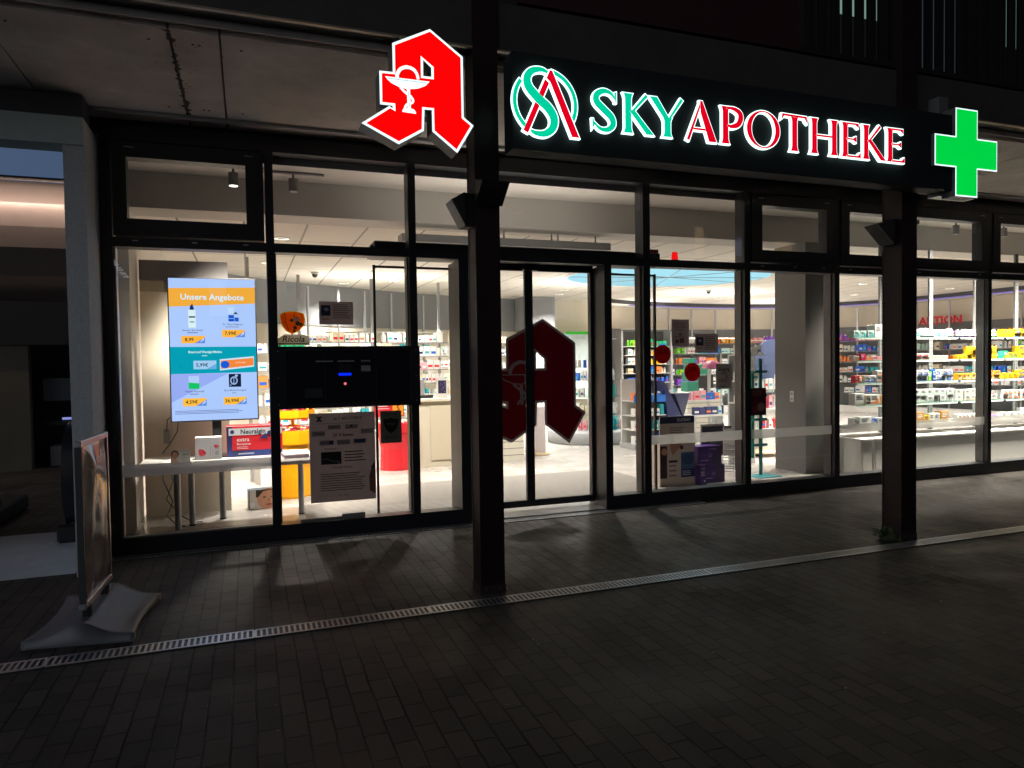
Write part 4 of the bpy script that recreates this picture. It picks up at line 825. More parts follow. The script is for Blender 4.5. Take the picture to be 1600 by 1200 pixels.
# cable and socket at the left
b = MB(); b.box(-.80, -.75, 1.465, 1.495, .74, .88, MGREY); tag(b.build('power_adapter', origin=(-.78, 1.48, .8)), 'small grey power adapter on the cream panel left of the table', 'adapter')
b = MB(); b.tube([V((-.77, 1.46, .86)) + V(p) for p in [(0, 0, 0), (.01, -.02, .12), (.06, -.03, .16), (.11, -.04, .10), (.10, -.06, 0), (.03, -.10, -.12), (-.03, -.16, -.20)]], .005, BLACKP)
b.tube([(-.80, 1.30, .60), (-.79, 1.2, .42), (-.70, 1.1, .22), (-.74, 1.0, .10), (-.66, .92, .03), (-.58, .86, .025)], .006, BLACKP)
b.tube([(-.74, 1.25, .60), (-.70, 1.15, .40), (-.75, 1.05, .25), (-.62, .98, .10), (-.50, .95, .03), (-.44, .99, .03)], .005, BLACKP)
tag(b.build('cable', origin=(-.77, 1.4, .8)), 'loose black cable looping down beside the display table', 'cable')

# candy bins
def bin_(name, label, c, rx, ztop, col, hdr=None, rim=None, fill=None):
    r = thing(name, label, 'candy bin', (c[0], c[1], .0185))
    b = MB(); b.lathe([(rx*.80, 0), (rx*.82, .02), (rx*.78, ztop*.45), (rx*.92, ztop*.78), (rx*1.0, ztop*.8), (rx*1.02, ztop), (rx*.95, ztop)], (c[0], c[1], .0185), col, 14, smooth=False); b.build('bin', r)
    f = MB(); rr = random.Random(int(rx*1000))
    for k in range(150):
        a, q = rr.uniform(0, 6.28), rx*.9*math.sqrt(rr.random()); x, y, z = c[0]+q*math.cos(a), c[1]+q*math.sin(a), .0185+ztop-.02+rr.uniform(0, .07)*(1-q/rx*.6)
        f.T = Matrix.Translation((x, y, z)) @ Matrix.Rotation(rr.uniform(0, 3), 4, 'Z') @ Matrix.Rotation(rr.uniform(-.6, .6), 4, 'X')
        f.box(-.022, .022, -.016, .016, -.008, .008, rr.choice(fill))
    o = f.build('candy_packs', r); o['kind'] = 'stuff'; return r
CANDY = [tint(230, 40, 60), tint(245, 190, 40), tint(240, 235, 225), tint(225, 90, 110), tint(160, 30, 50)]
YEL = mat('yellow_plastic', lin((250, 176, 12)), .35, 0, .04, 6)
r = bin_('candy_bin', 'yellow stepped candy bin with sweet packs left of the large grey poster', (.46, 2.05), .24, .76, YEL, fill=CANDY)
b = MB(); b.lathe([(.20, .88), (.23, .90), (.24, .97), (.25, .985), (.245, .90)], (.46, 2.05, .0185), YEL, 14, smooth=False); b.cyl((.46, 2.05, .76), (.46, 2.05, 1.30), .02, YEL, 10); b.build('upper_tray', r)
f = MB(); rr = random.Random(8)
for k in range(90):
    a, q = rr.uniform(0, 6.28), .21*math.sqrt(rr.random()); f.T = Matrix.Translation((.46+q*math.cos(a), 2.05+q*math.sin(a), .985+rr.uniform(0, .13))) @ Matrix.Rotation(rr.uniform(0, 3), 4, 'Z') @ Matrix.Rotation(rr.uniform(-.9, .9), 4, 'X')
    f.box(-.03, .03, -.008, .008, -.03, .03, rr.choice([tint(190, 30, 70), tint(120, 30, 60), tint(230, 60, 90), tint(200, 190, 170)]))
o = f.build('candy_packs', r); o['kind'] = 'stuff'
REDP = mat('red_plastic', lin((214, 36, 48)), .35, 0, .04, 6)
r = bin_('candy_bin', 'red candy bin with white and red packs in front of the counter', (1.93, 3.62), .27, .66, REDP, fill=[tint(240, 235, 230), tint(225, 50, 60), tint(245, 215, 210)])
card('bin_poster', None, None, 1.68, 2.12, .74, 1.02, 3.92, [('r', .02, .02, .98, .98, tint(205, 35, 55)), ('r', .62, .05, .97, .75, tint(240, 170, 50)), ('t', '5', .80, .28, .3, tint(120, 40, 20), {'bold': True}), ('lines', .1, .35, .55, .6, 2, CW)], base=tint(205, 35, 55), parent=r, thick=.004)
card('leaning_poster', 'white leaflet with a face leaning beside the yellow candy bin', 'leaflet', .62, .82, .019, .42, 1.75, [('r', .03, .03, .97, .97, ink(232, 226, 220)), ('o', .6, .68, .28, .2, SK), ('p', [(.3, .9), (.9, .93), (.92, .75), (.6, .84), (.34, .70)], HR), ('lines', .15, .1, .7, .35, 4, ink(150, 140, 140))], thick=.004, skew=.15)

# ================================================================ POSTERS AND STICKERS ON THE GLASS (inside face)
GP = mat('poster_grey', (.46, .41, .41), .65, 0, .03, 6, trans=.42); GP2 = mat('poster_grey_light', (.52, .46, .46), .65, 0, .03, 6, trans=.5); GI = ink(52, 42, 42); GIL = ink(132, 118, 120)
LOGO = [('p', [(.10, .905), (.135, .905), (.195, .965), (.16, .965)], GI), ('p', [(.195, .905), (.16, .905), (.10, .965), (.135, .965)], GI)]
card('poster', 'large grey SKY APOTHEKE discount poster reading 25 % Rabatt on the lower pane', 'poster', .485, 1.05, .30, 1.08, .0135,
 LOGO + [('t', 'SKY APOTHEKE', .58, .918, .036, GI, {'sx': .92}), ('lines', .05, .875, .97, .89, 1, GIL),
 ('r', .28, .815, .47, .865, GIL), ('t', 'VICHY', .375, .83, .02, GI), ('r', .54, .815, .73, .865, GIL), ('o', .635, .85, .02, .012, GI), ('lines', .56, .825, .71, .838, 1, GI),
 ('r', .04, .745, .23, .80, GIL), ('t', 'Eucerin', .135, .76, .022, GI), ('r', .78, .755, .97, .81, mat('gil2', (.22, .19, .19), .6)), ('lines', .84, .775, .93, .785, 1, GI),
 ('t', '25 % Rabatt', .51, .735, .034, ink(120, 28, 40), {'bold': True}), ('r', .15, .64, .36, .695, GIL), ('t', 'CeraVe', .23, .655, .02, ink(40, 44, 70)), ('r', .29, .648, .35, .688, ink(50, 54, 96)),
 ('r', .41, .64, .61, .695, GIL), ('lines', .43, .66, .59, .672, 1, ink(110, 84, 86)), ('r', .66, .645, .86, .70, GIL), ('p', [(.68, .655), (.83, .655), (.85, .692), (.68, .692)], ink(44, 50, 84)),
 ('lines', .22, .585, .42, .61, 2, ink(96, 60, 62)), ('r', .165, .425, .47, .565, ink(22, 22, 22)), ('p', stroke(spline([(.18, .48), (.25, .49), (.33, .46), (.44, .455)], 4), .006), ink(120, 116, 112)), ('r', .42, .43, .44, .45, ink(120, 116, 112)),
 ('lines', .52, .44, .86, .575, 4, GI), ('t', 'Vorteil Karte', .48, .375, .03, GI, {'shear': .35}),
 ('lines', .15, .12, .85, .33, 8, mat('gi3', (.05, .045, .045), .6)), ('t', 'Ihr Team', .5, .06, .024, ink(70, 60, 58), {'shear': .4}),
 ('p', [(.90, .10), (.99, .06), (.99, .42), (.93, .36), (.89, .26)], ink(112, 78, 64)), ('p', [(.92, .37), (.99, .43), (.99, .40), (.94, .35)], HR), ('r', .91, .27, .94, .283, HR)], base=GP)
card('notice', 'small dark notice with black shield emblem right of the big poster', 'notice', 1.10, 1.29, .79, 1.08, .0135, [('lines', .12, .86, .9, .93, 2, GI), ('p', [(.5, .30), (.26, .42), (.15, .62), (.15, .76), (.35, .74), (.5, .79), (.65, .74), (.85, .76), (.85, .62), (.74, .42)], ink(18, 18, 18)), ('t', 'STOP', .5, .55, .07, GIL, {'bold': True}), ('lines', .2, .12, .85, .24, 3, GI)], base=mat('notice_green_grey', (.18, .18, .15), .65, 0, .03, 6, trans=.22))
card('notice', 'grey notice with dark blue picture on the upper pane above the night hatch', 'notice', .59, .88, 1.85, 2.05, .0135, [('r', .06, .38, .33, .84, ink(24, 36, 74)), ('o', .21, .66, .07, .08, ink(150, 165, 190)), ('lines', .40, .25, .93, .90, 8, GI), ('lines', .07, .20, .32, .30, 2, GI)], base=GP2)
card('notice', 'upright grey notice left of the blue picture notice on the middle pane', 'notice', 4.135, 4.345, 1.64, 1.92, .0135, [('lines', .2, .58, .85, .9, 4, GIL), ('p', [(.35, .40), (.65, .40), (.5, .52)], GIL), ('r', .2, .12, .4, .25, ink(120, 74, 86)), ('r', .45, .12, .7, .30, ink(120, 74, 86)), ('lines', .15, .33, .8, .38, 1, GI)], base=GP2)
card('notice', 'wide grey notice with dark blue picture on the middle pane above the red dots', 'notice', 4.42, 4.71, 1.57, 1.77, .0145, [('r', .05, .38, .36, .82, ink(24, 36, 74)), ('o', .21, .64, .08, .09, ink(150, 165, 190)), ('lines', .42, .15, .93, .88, 8, GI), ('lines', .07, .20, .32, .30, 2, GI)], base=GP2)
card('notice', 'grey notice with bold black brush lettering below the blue picture notice', 'notice', 4.68, 4.885, 1.18, 1.45, .0135, [('t', 'Einzigartig', .5, .72, .14, ink(26, 24, 24), {'bold': True, 'sx': .62, 'shear': .1}), ('t', 'gesund', .5, .60, .09, ink(26, 24, 24), {'bold': True, 'sx': .8}), ('lines', .15, .28, .85, .42, 3, GI), ('r', .62, .44, .68, .54, GI), ('lines', .2, .08, .7, .15, 1, GI)], base=mat('poster_grey_b', (.46, .43, .41), .65, 0, .03, 6, trans=.40))
card('notice', 'small dark red photo card at the left edge of the pane beside the grey column', 'notice', 5.13, 5.335, .88, 1.18, .0145, [('r', 0, 0, 1, 1, ink(84, 40, 44)), ('r', .08, .70, .75, .93, ink(150, 60, 66)), ('lines', .12, .74, .7, .9, 2, GIL), ('o', .35, .45, .2, .2, ink(120, 26, 36)), ('o', .65, .30, .25, .16, ink(170, 130, 120)), ('o', .25, .2, .2, .12, ink(140, 40, 50))], base=ink(84, 40, 44), thick=.002)
def dot(x, z, y, label, t='50%'):
    b = MB(); R_ = .098; b.prism([[(x+R_*math.cos(i*math.pi/20), z+R_*math.sin(i*math.pi/20)) for i in range(40)]], mat('red_dot_film', (.55, .010, .016), .4, 0, .03, 6, trans=.5), O=(0, y, 0), d=.001)
    b.text(t, .045, (x, y-.0016, z+.005), (1, 0, 0), (0, 0, 1), ink(70, 8, 14), bold=True); tag(b.build('sale_dot', origin=(x, y, z)), label, 'sticker', 'round red discount stickers')
dot(4.025, 1.56, .0150, 'upper left round dark red 50 percent sticker below the upright notice'); dot(4.385, 1.37, .0150, 'lower right round dark red 50 percent sticker')
# herb sweets sticker
b = MB(); y0 = .0150; OR = mat('orange_film', lin((248, 176, 40)), .4, 0, .05, 8, trans=.9)
sh = [(.262, 1.93), (.30, 1.955), (.385, 1.965), (.46, 1.945), (.475, 1.90), (.465, 1.84), (.41, 1.785), (.365, 1.765), (.31, 1.795), (.275, 1.85)]
b.prism([sh], mat('amber_film', lin((250, 214, 70)), .4, 0, .05, 8, trans=.9), O=(0, y0, 0), d=.0004); b.prism([offset(sh, -.008)], OR, O=(0, y0-.0008, 0), d=.0004)
DGN = ink(40, 44, 30)
for i, (p, w_) in enumerate([([(.305, 1.95), (.312, 1.87), (.335, 1.80)], .004), ([(.385, 1.955), (.38, 1.91)], .004), ([(.44, 1.945), (.452, 1.88)], .003), ([(.28, 1.87), (.30, 1.865), (.32, 1.87)], .003)]): b.prism([stroke(p, w_)], DGN, O=(0, y0-.0016-.0002*i, 0))
for i, (x, z, rx, m) in enumerate([(.40, 1.895, .024, ink(236, 196, 170)), (.36, 1.885, .013, ink(70, 96, 50)), (.41, 1.858, .018, ink(80, 90, 46)), (.438, 1.85, .014, ink(96, 92, 50)), (.388, 1.822, .014, ink(74, 60, 36)), (.38, 1.795, .010, ink(90, 70, 40))]):
    b.prism([[(x+rx*math.cos(k*math.pi/6)*(1+.2*(k % 2)), z+rx*math.sin(k*math.pi/6)*(1+.2*(k % 2))) for k in range(12)]], m, O=(0, y0-.0026-.0003*i, 0))
b.prism([[(.245, 1.672), (.505, 1.672), (.505, 1.75), (.44, 1.765), (.30, 1.765), (.245, 1.73)]], mat('sticker_cream', (.8, .78, .66), .5, 0, .03, 6, trans=.9), O=(0, y0-.005, 0), d=.0004)
b.text('Ricola', .052, (.372, y0-.0058, 1.702), (1, 0, 0), (0, 0, 1), ink(38, 52, 40), bold=True, shear=.22, sx=1.05); b.prism([[(.25, 1.683), (.50, 1.683), (.50, 1.690), (.25, 1.690)]], ink(38, 52, 40), O=(0, y0-.006, 0))
tag(b.build('sweets_sticker', origin=(.37, y0, 1.8)), 'orange shield shaped Ricola herb sticker above the night hatch', 'sticker')
b = MB(); b.box(.40, .95, .02, .06, .141, .165, mat('grey_strip', (.25, .24, .22), .6)); b.box(.75, .95, .021, .061, .1655, .185, MGREY); tag(b.build('floor_strip', origin=(.6, .04, .14)), 'low grey strip on the sill under the big poster', 'strip')

# ================================================================ PRODUCTS
PAL = {'white': (236, 236, 232), 'yellow': (246, 198, 18), 'amber': (240, 168, 28), 'mint': (190, 222, 212), 'blue': (40, 92, 190), 'pink': (238, 170, 180), 'red': (214, 44, 56),
       'orange': (238, 130, 60), 'green': (30, 160, 110), 'lime': (120, 205, 50), 'purple': (130, 70, 190), 'cream': (238, 226, 196), 'teal': (40, 160, 170), 'navy': (32, 40, 96), 'magenta': (210, 40, 110), 'brown': (196, 140, 76)}
def pm(c): return tint(*PAL[c], .4)
PM = {}
def product_mesh(kind, c, w_, d_, h, stripe):
    k = (kind, c, w_, d_, h, stripe)
    if k in PM: return PM[k]
    b = MB(); rr = random.Random(hash((kind, c, stripe, int(w_*1000))) % 1000)
    if kind == 'box':
        b.box(-w_/2, w_/2, 0, d_, 0, h, pm(c), .0015)
        q = lambda x0, x1, z0, z1, m, l: b.prism([[(x0*w_-w_/2, z0*h), (x1*w_-w_/2, z0*h), (x1*w_-w_/2, z1*h), (x0*w_-w_/2, z1*h)]], m, O=(0, -.0006-.0003*l, 0))
        q(.08, .92, .12, .30 if stripe else .2, pm(stripe or 'cream'), 1)
        for j in range(3): z = .80-.14*j; q(.14, rr.uniform(.5, .86), z-.035, z+.035, ink(70, 74, 90) if c in ('white', 'cream', 'mint', 'pink', 'yellow', 'amber') else CW, 2)
        if stripe: q(.62, .86, .36, .62, pm(stripe), 3)
    elif kind == 'bottle':
        r_ = w_/2; b.lathe([(0, 0), (r_, 0), (r_, h*.68), (r_*.8, h*.76), (r_*.55, h*.78)], (0, r_, 0), pm(c), 12); b.lathe([(r_*.6, h*.78), (r_*.6, h), (0, h)], (0, r_, 0), WHITEL, 12, smooth=False)
        b.lathe([(r_*1.01, h*.2), (r_*1.01, h*.5)], (0, r_, 0), ink(240, 240, 236) if c != 'white' else pm(stripe or 'mint'), 12)
    elif kind == 'bag':
        b.add([(-w_/2, 0, 0), (w_/2, 0, 0), (w_/2, d_, 0), (-w_/2, d_, 0), (-w_*.45, .01, h*.5), (w_*.45, .01, h*.5), (w_*.42, d_*.9, h*.5), (-w_*.42, d_*.9, h*.5), (-w_*.4, d_*.4, h), (w_*.42, d_*.45, h*.94), (w_*.4, d_*.55, h*.95), (-w_*.42, d_*.5, h)],
              [(0, 1, 5, 4), (1, 2, 6, 5), (2, 3, 7, 6), (3, 0, 4, 7), (4, 5, 9, 8), (5, 6, 10, 9), (6, 7, 11, 10), (7, 4, 8, 11), (8, 9, 10, 11)], pm(c))
    o = b.build('product'); me = o.data; bpy.data.objects.remove(o); PM[k] = me; return me
NAMES = {'box': 'medicine_box', 'bottle': 'medicine_bottle', 'bag': 'tea_bag_pack'}; NPROD = 0
def put_product(kind, c, w_, d_, h, stripe, x, y, z, label, rot=0.0):
    global NPROD
    o = bpy.data.objects.new(NAMES[kind], product_mesh(kind, c, w_, d_, h, stripe)); C.objects.link(o); o.location = (x, y, z); o.rotation_euler = (0, 0, rot); NPROD += 1
    return tag(o, label, {'box': 'medicine box', 'bottle': 'bottle', 'bag': 'pack'}[kind], 'goods on the window shelves')
SHZ = [1.745, 1.455, 1.175, .895, .625]
SHN = ['topmost', 'second', 'third', 'fourth', 'lowest']
r = thing('window_shelving', 'glass window shelving on perforated steel uprights right of the grey column', 'shelving', (9, .7, .018))
for x in (7.06, 7.95, 8.85, 9.72, 10.55, 11.4):
    b = MB(); b.box(x-.03, x+.03, .87, .90, .019, 2.966, mat('perforated_upright', (.11, .112, .115), .7, 0, .08, 20)); 
    for k in range(56): b.box(x-.012, x-.004, .8685, .8698, .10+k*.05, .125+k*.05, BLACK); b.box(x+.004, x+.012, .8685, .8698, .10+k*.05, .125+k*.05, BLACK)
    b.build('upright', r)
for i, z in enumerate(SHZ):
    for x0, x1 in ((7.08, 7.94), (7.96, 8.84), (8.86, 9.71), (9.73, 10.54), (10.56, 11.39)):
        b = MB()
        if i < 4:
            b.box(x0, x1, .46, .866, z-.009, z, SHELFG); b.box(x0, x1, .455, .4595, z-.009, z, SHELFE)
        else: b.box(x0, x1, .46, .866, z-.03, z, WHITEL)
        b.build('shelf', r)
        if i < 4:
            b = MB(); b.box(x0+.02, x1-.02, .4505, .454, z-.026, z-.0095, mat('price_rail', (.72, .80, .76), .3)); b.build('price_rail', r)
BAYS = [('next to grey column', 7.10, 7.92), ('behind right brown post', 7.99, 8.82), ('left of last mullion', 8.89, 9.69), ('right of last mullion', 9.76, 10.52), ('at far right edge', 10.6, 11.35)]
rr = random.Random(21)
def fill(bay, lvl, items, y=.50, back=False):
    """items: (kind, colour, w, d, h, stripe, count, stacked) laid from left to right"""
    nm, x0, x1 = BAYS[bay]; x = x0; z = SHZ[lvl]
    while x < x1:
        for kind, c, w_, d_, h, st, n, stk in items:
            for k in range(n):
                if x+w_ > x1: return
                for s_ in range(stk):
                    lab = f"{c} {'box' if kind == 'box' else 'bottle' if kind == 'bottle' else 'soft pack'}{' with '+st+' print' if st else ''}, {SHN[lvl]} window shelf {nm}"
                    o = put_product(kind, c, w_, d_, h, st, x+w_/2+rr.uniform(-.002, .002), y+rr.uniform(-.012, .02), z+.0005+s_*(h+.0005), lab, rr.uniform(-.05, .05))
                x += w_+rr.uniform(.003, .010)
        x += .004
B_ = 'box'; T_ = 'bottle'
fill(0, 0, [(B_, 'mint', .10, .10, .085, 'teal', 3, 1), (B_, 'white', .15, .12, .16, None, 1, 1), (B_, 'mint', .12, .1, .09, 'teal', 1, 1), (B_, 'white', .075, .06, .11, 'red', 3, 1)])
fill(1, 0, [(B_, 'white', .10, .08, .10, 'teal', 2, 1), (T_, 'white', .06, .06, .12, 'mint', 4, 1)])
fill(2, 0, [(T_, 'purple', .062, .06, .105, None, 5, 1), (T_, 'red', .062, .06, .10, None, 1, 1), (T_, 'amber', .062, .06, .10, None, 1, 1), (T_, 'lime', .062, .06, .10, None, 5, 1)])
fill(3, 0, [(B_, 'yellow', .10, .09, .10, 'amber', 2, 1), (B_, 'yellow', .13, .09, .055, 'blue', 5, 2)])
fill(4, 0, [(B_, 'magenta', .12, .09, .11, None, 2, 1), (B_, 'white', .11, .09, .09, 'magenta', 4, 1)])
fill(0, 1, [(B_, 'white', .09, .08, .06, 'orange', 1, 1), (B_, 'magenta', .09, .08, .085, 'red', 1, 1), (B_, 'orange', .10, .08, .05, None, 1, 1), (B_, 'pink', .13, .08, .05, None, 2, 1), ('bag', 'white', .12, .08, .09, None, 1, 1)])
fill(1, 1, [(B_, 'white', .12, .08, .04, 'red', 3, 2), (B_, 'cream', .11, .08, .05, 'pink', 3, 1)])
fill(2, 1, [(B_, 'yellow', .085, .07, .055, 'amber', 2, 1), (B_, 'yellow', .085, .07, .055, 'amber', 7, 3)])
fill(3, 1, [(B_, 'green', .09, .08, .10, 'yellow', 1, 1), (B_, 'yellow', .10, .08, .08, 'green', 2, 1), (B_, 'yellow', .15, .09, .085, 'brown', 3, 2)])
fill(4, 1, [(B_, 'red', .11, .08, .12, 'magenta', 3, 1)])
fill(0, 2, [(B_, 'red', .07, .07, .09, None, 1, 1), (T_, 'brown', .07, .07, .10, None, 1, 1), (B_, 'white', .10, .08, .09, 'blue', 2, 1), (B_, 'white', .12, .08, .075, 'orange', 2, 2), (B_, 'white', .08, .07, .075, None, 3, 1)])
fill(1, 2, [(B_, 'blue', .05, .07, .15, None, 1, 1), (B_, 'white', .10, .08, .07, 'blue', 3, 2), (B_, 'lime', .06, .06, .12, None, 1, 1)])
fill(2, 2, [(B_, 'amber', .085, .07, .085, 'cream', 5, 1), (B_, 'amber', .11, .07, .055, 'cream', 5, 2)])
fill(3, 2, [(B_, 'yellow', .09, .08, .075, 'amber', 3, 1), (B_, 'yellow', .15, .08, .055, 'blue', 4, 2)])
fill(4, 2, [(B_, 'pink', .11, .08, .10, 'magenta', 4, 1)])
fill(0, 3, [(B_, 'white', .16, .10, .15, None, 1, 1), (B_, 'cream', .09, .09, .13, 'navy', 1, 1), (B_, 'white', .15, .10, .13, 'orange', 1, 1), (B_, 'amber', .03, .09, .12, None, 1, 1), (B_, 'white', .13, .10, .12, None, 1, 1)])
fill(1, 3, [(B_, 'white', .11, .09, .085, 'mint', 5, 2)])
fill(2, 3, [(B_, 'white', .12, .09, .075, 'cream', 4, 2), (B_, 'white', .11, .09, .07, None, 3, 1)])
fill(3, 3, [(B_, 'white', .085, .08, .06, 'orange', 8, 2)])
fill(4, 3, [(B_, 'white', .10, .08, .10, 'blue', 5, 1)])
fill(0, 4, [(B_, 'white', .08, .09, .11, 'navy', 1, 1), (B_, 'white', .19, .10, .12, None, 1, 1), (B_, 'blue', .09, .09, .09, 'white', 1, 1), (B_, 'white', .12, .09, .10, None, 2, 1)], y=.50)
fill(1, 4, [(B_, 'brown', .14, .10, .14, None, 2, 1), (B_, 'yellow', .10, .08, .10, 'amber', 1, 1), (B_, 'white', .09, .08, .12, None, 2, 1)], y=.50)
fill(2, 4, [(B_, 'white', .07, .08, .09, 'orange', 5, 1), (B_, 'white', .10, .08, .045, None, 2, 1), (B_, 'purple', .16, .08, .05, None, 1, 1)], y=.50)
fill(3, 4, [(B_, 'white', .12, .09, .08, 'cream', 3, 1), (B_, 'white', .12, .09, .065, None, 2, 2)], y=.50)
print('PRODUCTS', NPROD)

# low cabinets under the shelving
def cabinet(x0, x1, label):
    r = thing('low_cabinet', label, 'cabinet', ((x0+x1)/2, .6, .018), 'low white cabinets under the window shelves')
    b = MB(); b.box(x0, x1, .36, .86, .019, .465, WHITEL, .003); b.build('carcass', r)
    b = MB(); b.box(x0-.01, x1+.01, .34, .862, .4655, .492, WHITEL, .004); b.build('cabinet_top', r)
    b = MB(); b.box(x0+.02, x1-.02, .352, .3595, .06, .445, mat('cabinet_front', (.62, .63, .60), .3, 0, .03, 3)); b.build('door', r)
cabinet(7.06, 7.24, 'narrow white cabinet end next to the grey column'); cabinet(7.27, 9.18, 'long low white cabinet between the column and the wide mullion'); cabinet(9.24, 11.3, 'long low white cabinet right of the wide mullion')

# ---- back shelving along the curved right wall and left wall: unit + one mass of small goods
stuff = MB(); rs = random.Random(77)
GOODS = {k: pm(k) for k in PAL}
def goods_row(p0, p1, z, hmax, cols, depth=.12, dens=.985):
    p0, p1 = V(p0), V(p1); L = (p1-p0).length; u = (p1-p0)/L; n = V((-u.y, u.x)); ang = math.atan2(u.y, u.x); t = 0
    while t < L-.05:
        w_ = rs.choice((.05, .07, .09, .12)); c = 'white' if rs.random() < .35 else rs.choice(cols); run = rs.randint(2, 5); h = hmax*rs.uniform(.6, 1.0)
        for k in range(run):
            if t+w_ > L: break
            if rs.random() < dens:
                q = p0+u*(t+w_/2); stuff.T = Matrix.Translation((q.x, q.y, z)) @ Matrix.Rotation(ang, 4, 'Z')
                hh = h*rs.uniform(.92, 1)
                if rs.random() < .25: stuff.cyl((0, depth/2, 0), (0, depth/2, hh*.8), w_*.42, GOODS[c], 7, smooth=False); stuff.cyl((0, depth/2, hh*.8), (0, depth/2, hh), w_*.22, GOODS['white'], 6, smooth=False)
                else:
                    stuff.box(-w_*.47, w_*.47, 0, depth, 0, hh, GOODS[c])
                    stuff.add([(-w_*.36, -.001, hh*.25), (w_*.36, -.001, hh*.25), (w_*.36, -.001, hh*.5), (-w_*.36, -.001, hh*.5)], [(0, 1, 2, 3)], GOODS[rs.choice(('white', 'navy', 'teal', 'orange', 'red', 'blue'))])
            t += w_+.004
        t += rs.uniform(.0, .02)
    stuff.T = None
def wall_shelves(name, label, pts, inset, levels, zones, hm=.17, zbot=.2):
    r = thing(name, label, 'shelving', (pts[0][0], pts[0][1], .018))
    sb = []; 
    for i in range(len(pts)-1):
        a, c = V(pts[i]), V(pts[i+1]); u = (c-a).normalized(); n = V((u.y, -u.x)); a2, c2 = a+n*inset, c+n*inset; mid = (a2+c2)/2; L = (c2-a2).length; ang = math.atan2(u.y, u.x)
        b = MB(); b.T = Matrix.Translation((a2.x, a2.y, 0)) @ Matrix.Rotation(ang, 4, 'Z'); b.box(-.02, .02, -.01, .02, .02, 2.88, GALV); b.build('upright', r)
        b = MB(); b.T = Matrix.Translation((a2.x, a2.y, 0)) @ Matrix.Rotation(ang, 4, 'Z')
        for z in levels: b.box(.02, L-.02, -.30, -.012, z-.012, z, SHELFG); b.box(.02, L-.02, -.306, -.301, z-.014, z, MGREY)
        b.box(0.02, L-.02, -.40, -.02, .02, zbot, WHITEL); b.build('shelf', r)
        for j, z in enumerate(levels):
            p0 = a2+u*.04+n*.28; p1 = c2-u*.04+n*.28; goods_row(tuple(p0), tuple(p1), z+.001, hm, zones[(i*3+j) % len(zones)] if not callable(zones) else zones(i, j, mid))
    return r
def zoneB(i, j, m):
    return [['white', 'teal', 'mint', 'blue'], ['white', 'pink', 'orange'], ['white', 'mint', 'cream', 'lime'], ['yellow', 'white', 'amber'], ['white', 'blue', 'teal'], ['orange', 'pink', 'white', 'purple']][(i*2+j*3) % 6]
PB = spline([(9.9, 10.35), (12.4, 10.65), (14.8, 9.9), (16.15, 8.1), (16.45, 5.6), (16.45, 3.0)], 3)
wall_shelves('rear_shelving', 'glass rear shelving full of small goods along the curved right wall', PB, .12, [.55, .82, 1.10, 1.38, 1.66, 1.94], zoneB, .20)
PLf = spline([(.35, 6.3), (1.5, 7.1), (2.6, 7.75), (4.1, 8.45)], 2)
wall_shelves('left_shelving', 'glass shelving with white cosmetics along the curved left wall', PLf, .15, [.55, .85, 1.15, 1.42, 1.70], lambda i, j, m: [['white', 'cream', 'mint'], ['white', 'pink', 'cream'], ['white', 'white', 'teal']][(i+j) % 3], .20)
# free standing glass display behind the counter
wall_shelves('glass_display', 'free standing glass display with white cosmetics behind the counter', [(.75, 5.0), (1.9, 5.25), (3.1, 5.6), (4.4, 6.0)], .0, [.55, .85, 1.18, 1.40, 1.62, 1.85], lambda i, j, m: [['white', 'white', 'cream'], ['white', 'cream', 'pink'], ['mint', 'white', 'cream'], ['white', 'white', 'cream']][(i*2+j) % 4], .17, .45)
wall_shelves('left_display', 'narrow glass display of bottles seen between screen and first mullion', [(.02, 3.3), (.75, 3.45)], .0, [.75, 1.0, 1.22, 1.44, 1.66], lambda i, j, m: [['white', 'blue'], ['white', 'teal'], ['white', 'brown'], ['lime', 'yellow'], ['green', 'white']][j], .16, .5)
# dark cabinet
r = thing('dark_cabinet', 'dark grey wall cabinet with green yellow and blue goods behind the right door glass', 'cabinet', (9.0, 9.4, .018))
b = MB(); b.box(8.55, 9.9, 9.30, 9.34, .02, 2.22, DGREY); b.box(8.50, 8.55, 8.95, 9.34, .02, 2.22, MGREY); b.box(9.9, 9.95, 8.95, 9.34, .02, 2.22, MGREY); b.box(8.551, 9.899, 8.95, 9.295, .02, .75, MGREY); b.build('carcass', r)
b = MB()
for z in (.95, 1.18, 1.40, 1.62, 1.84): b.box(8.56, 9.89, 8.98, 9.295, z-.01, z, WHITEL)
b.build('shelf', r)
for z, cs in ((.951, ['blue', 'navy']), (1.181, ['blue', 'orange', 'cream']), (1.401, ['yellow', 'amber']), (1.621, ['amber', 'yellow', 'cream']), (1.841, ['lime', 'green'])): goods_row((8.72, 9.02), (9.86, 9.02), z, .20, cs)
# white illuminated panel with green edge
r = thing('white_display_panel', 'pale cyan edged display panel with green top strip on the cream wall', 'panel', (7.4, 9.2, .5))
b = MB(); b.box(7.08, 8.15, 9.0, 9.05, .6, 2.14, mat('pale_panel', (.62, .72, .72), .4)); b.build('panel', r)
b = MB(); b.box(7.08, 8.15, 8.99, 9.06, 2.141, 2.20, glow('green_strip', (70, 190, 60), .9)); b.box(7.04, 7.079, 8.99, 9.06, .6, 2.14, glow('cyan_strip', (150, 220, 235), .9)); b.build('edge_light', r)

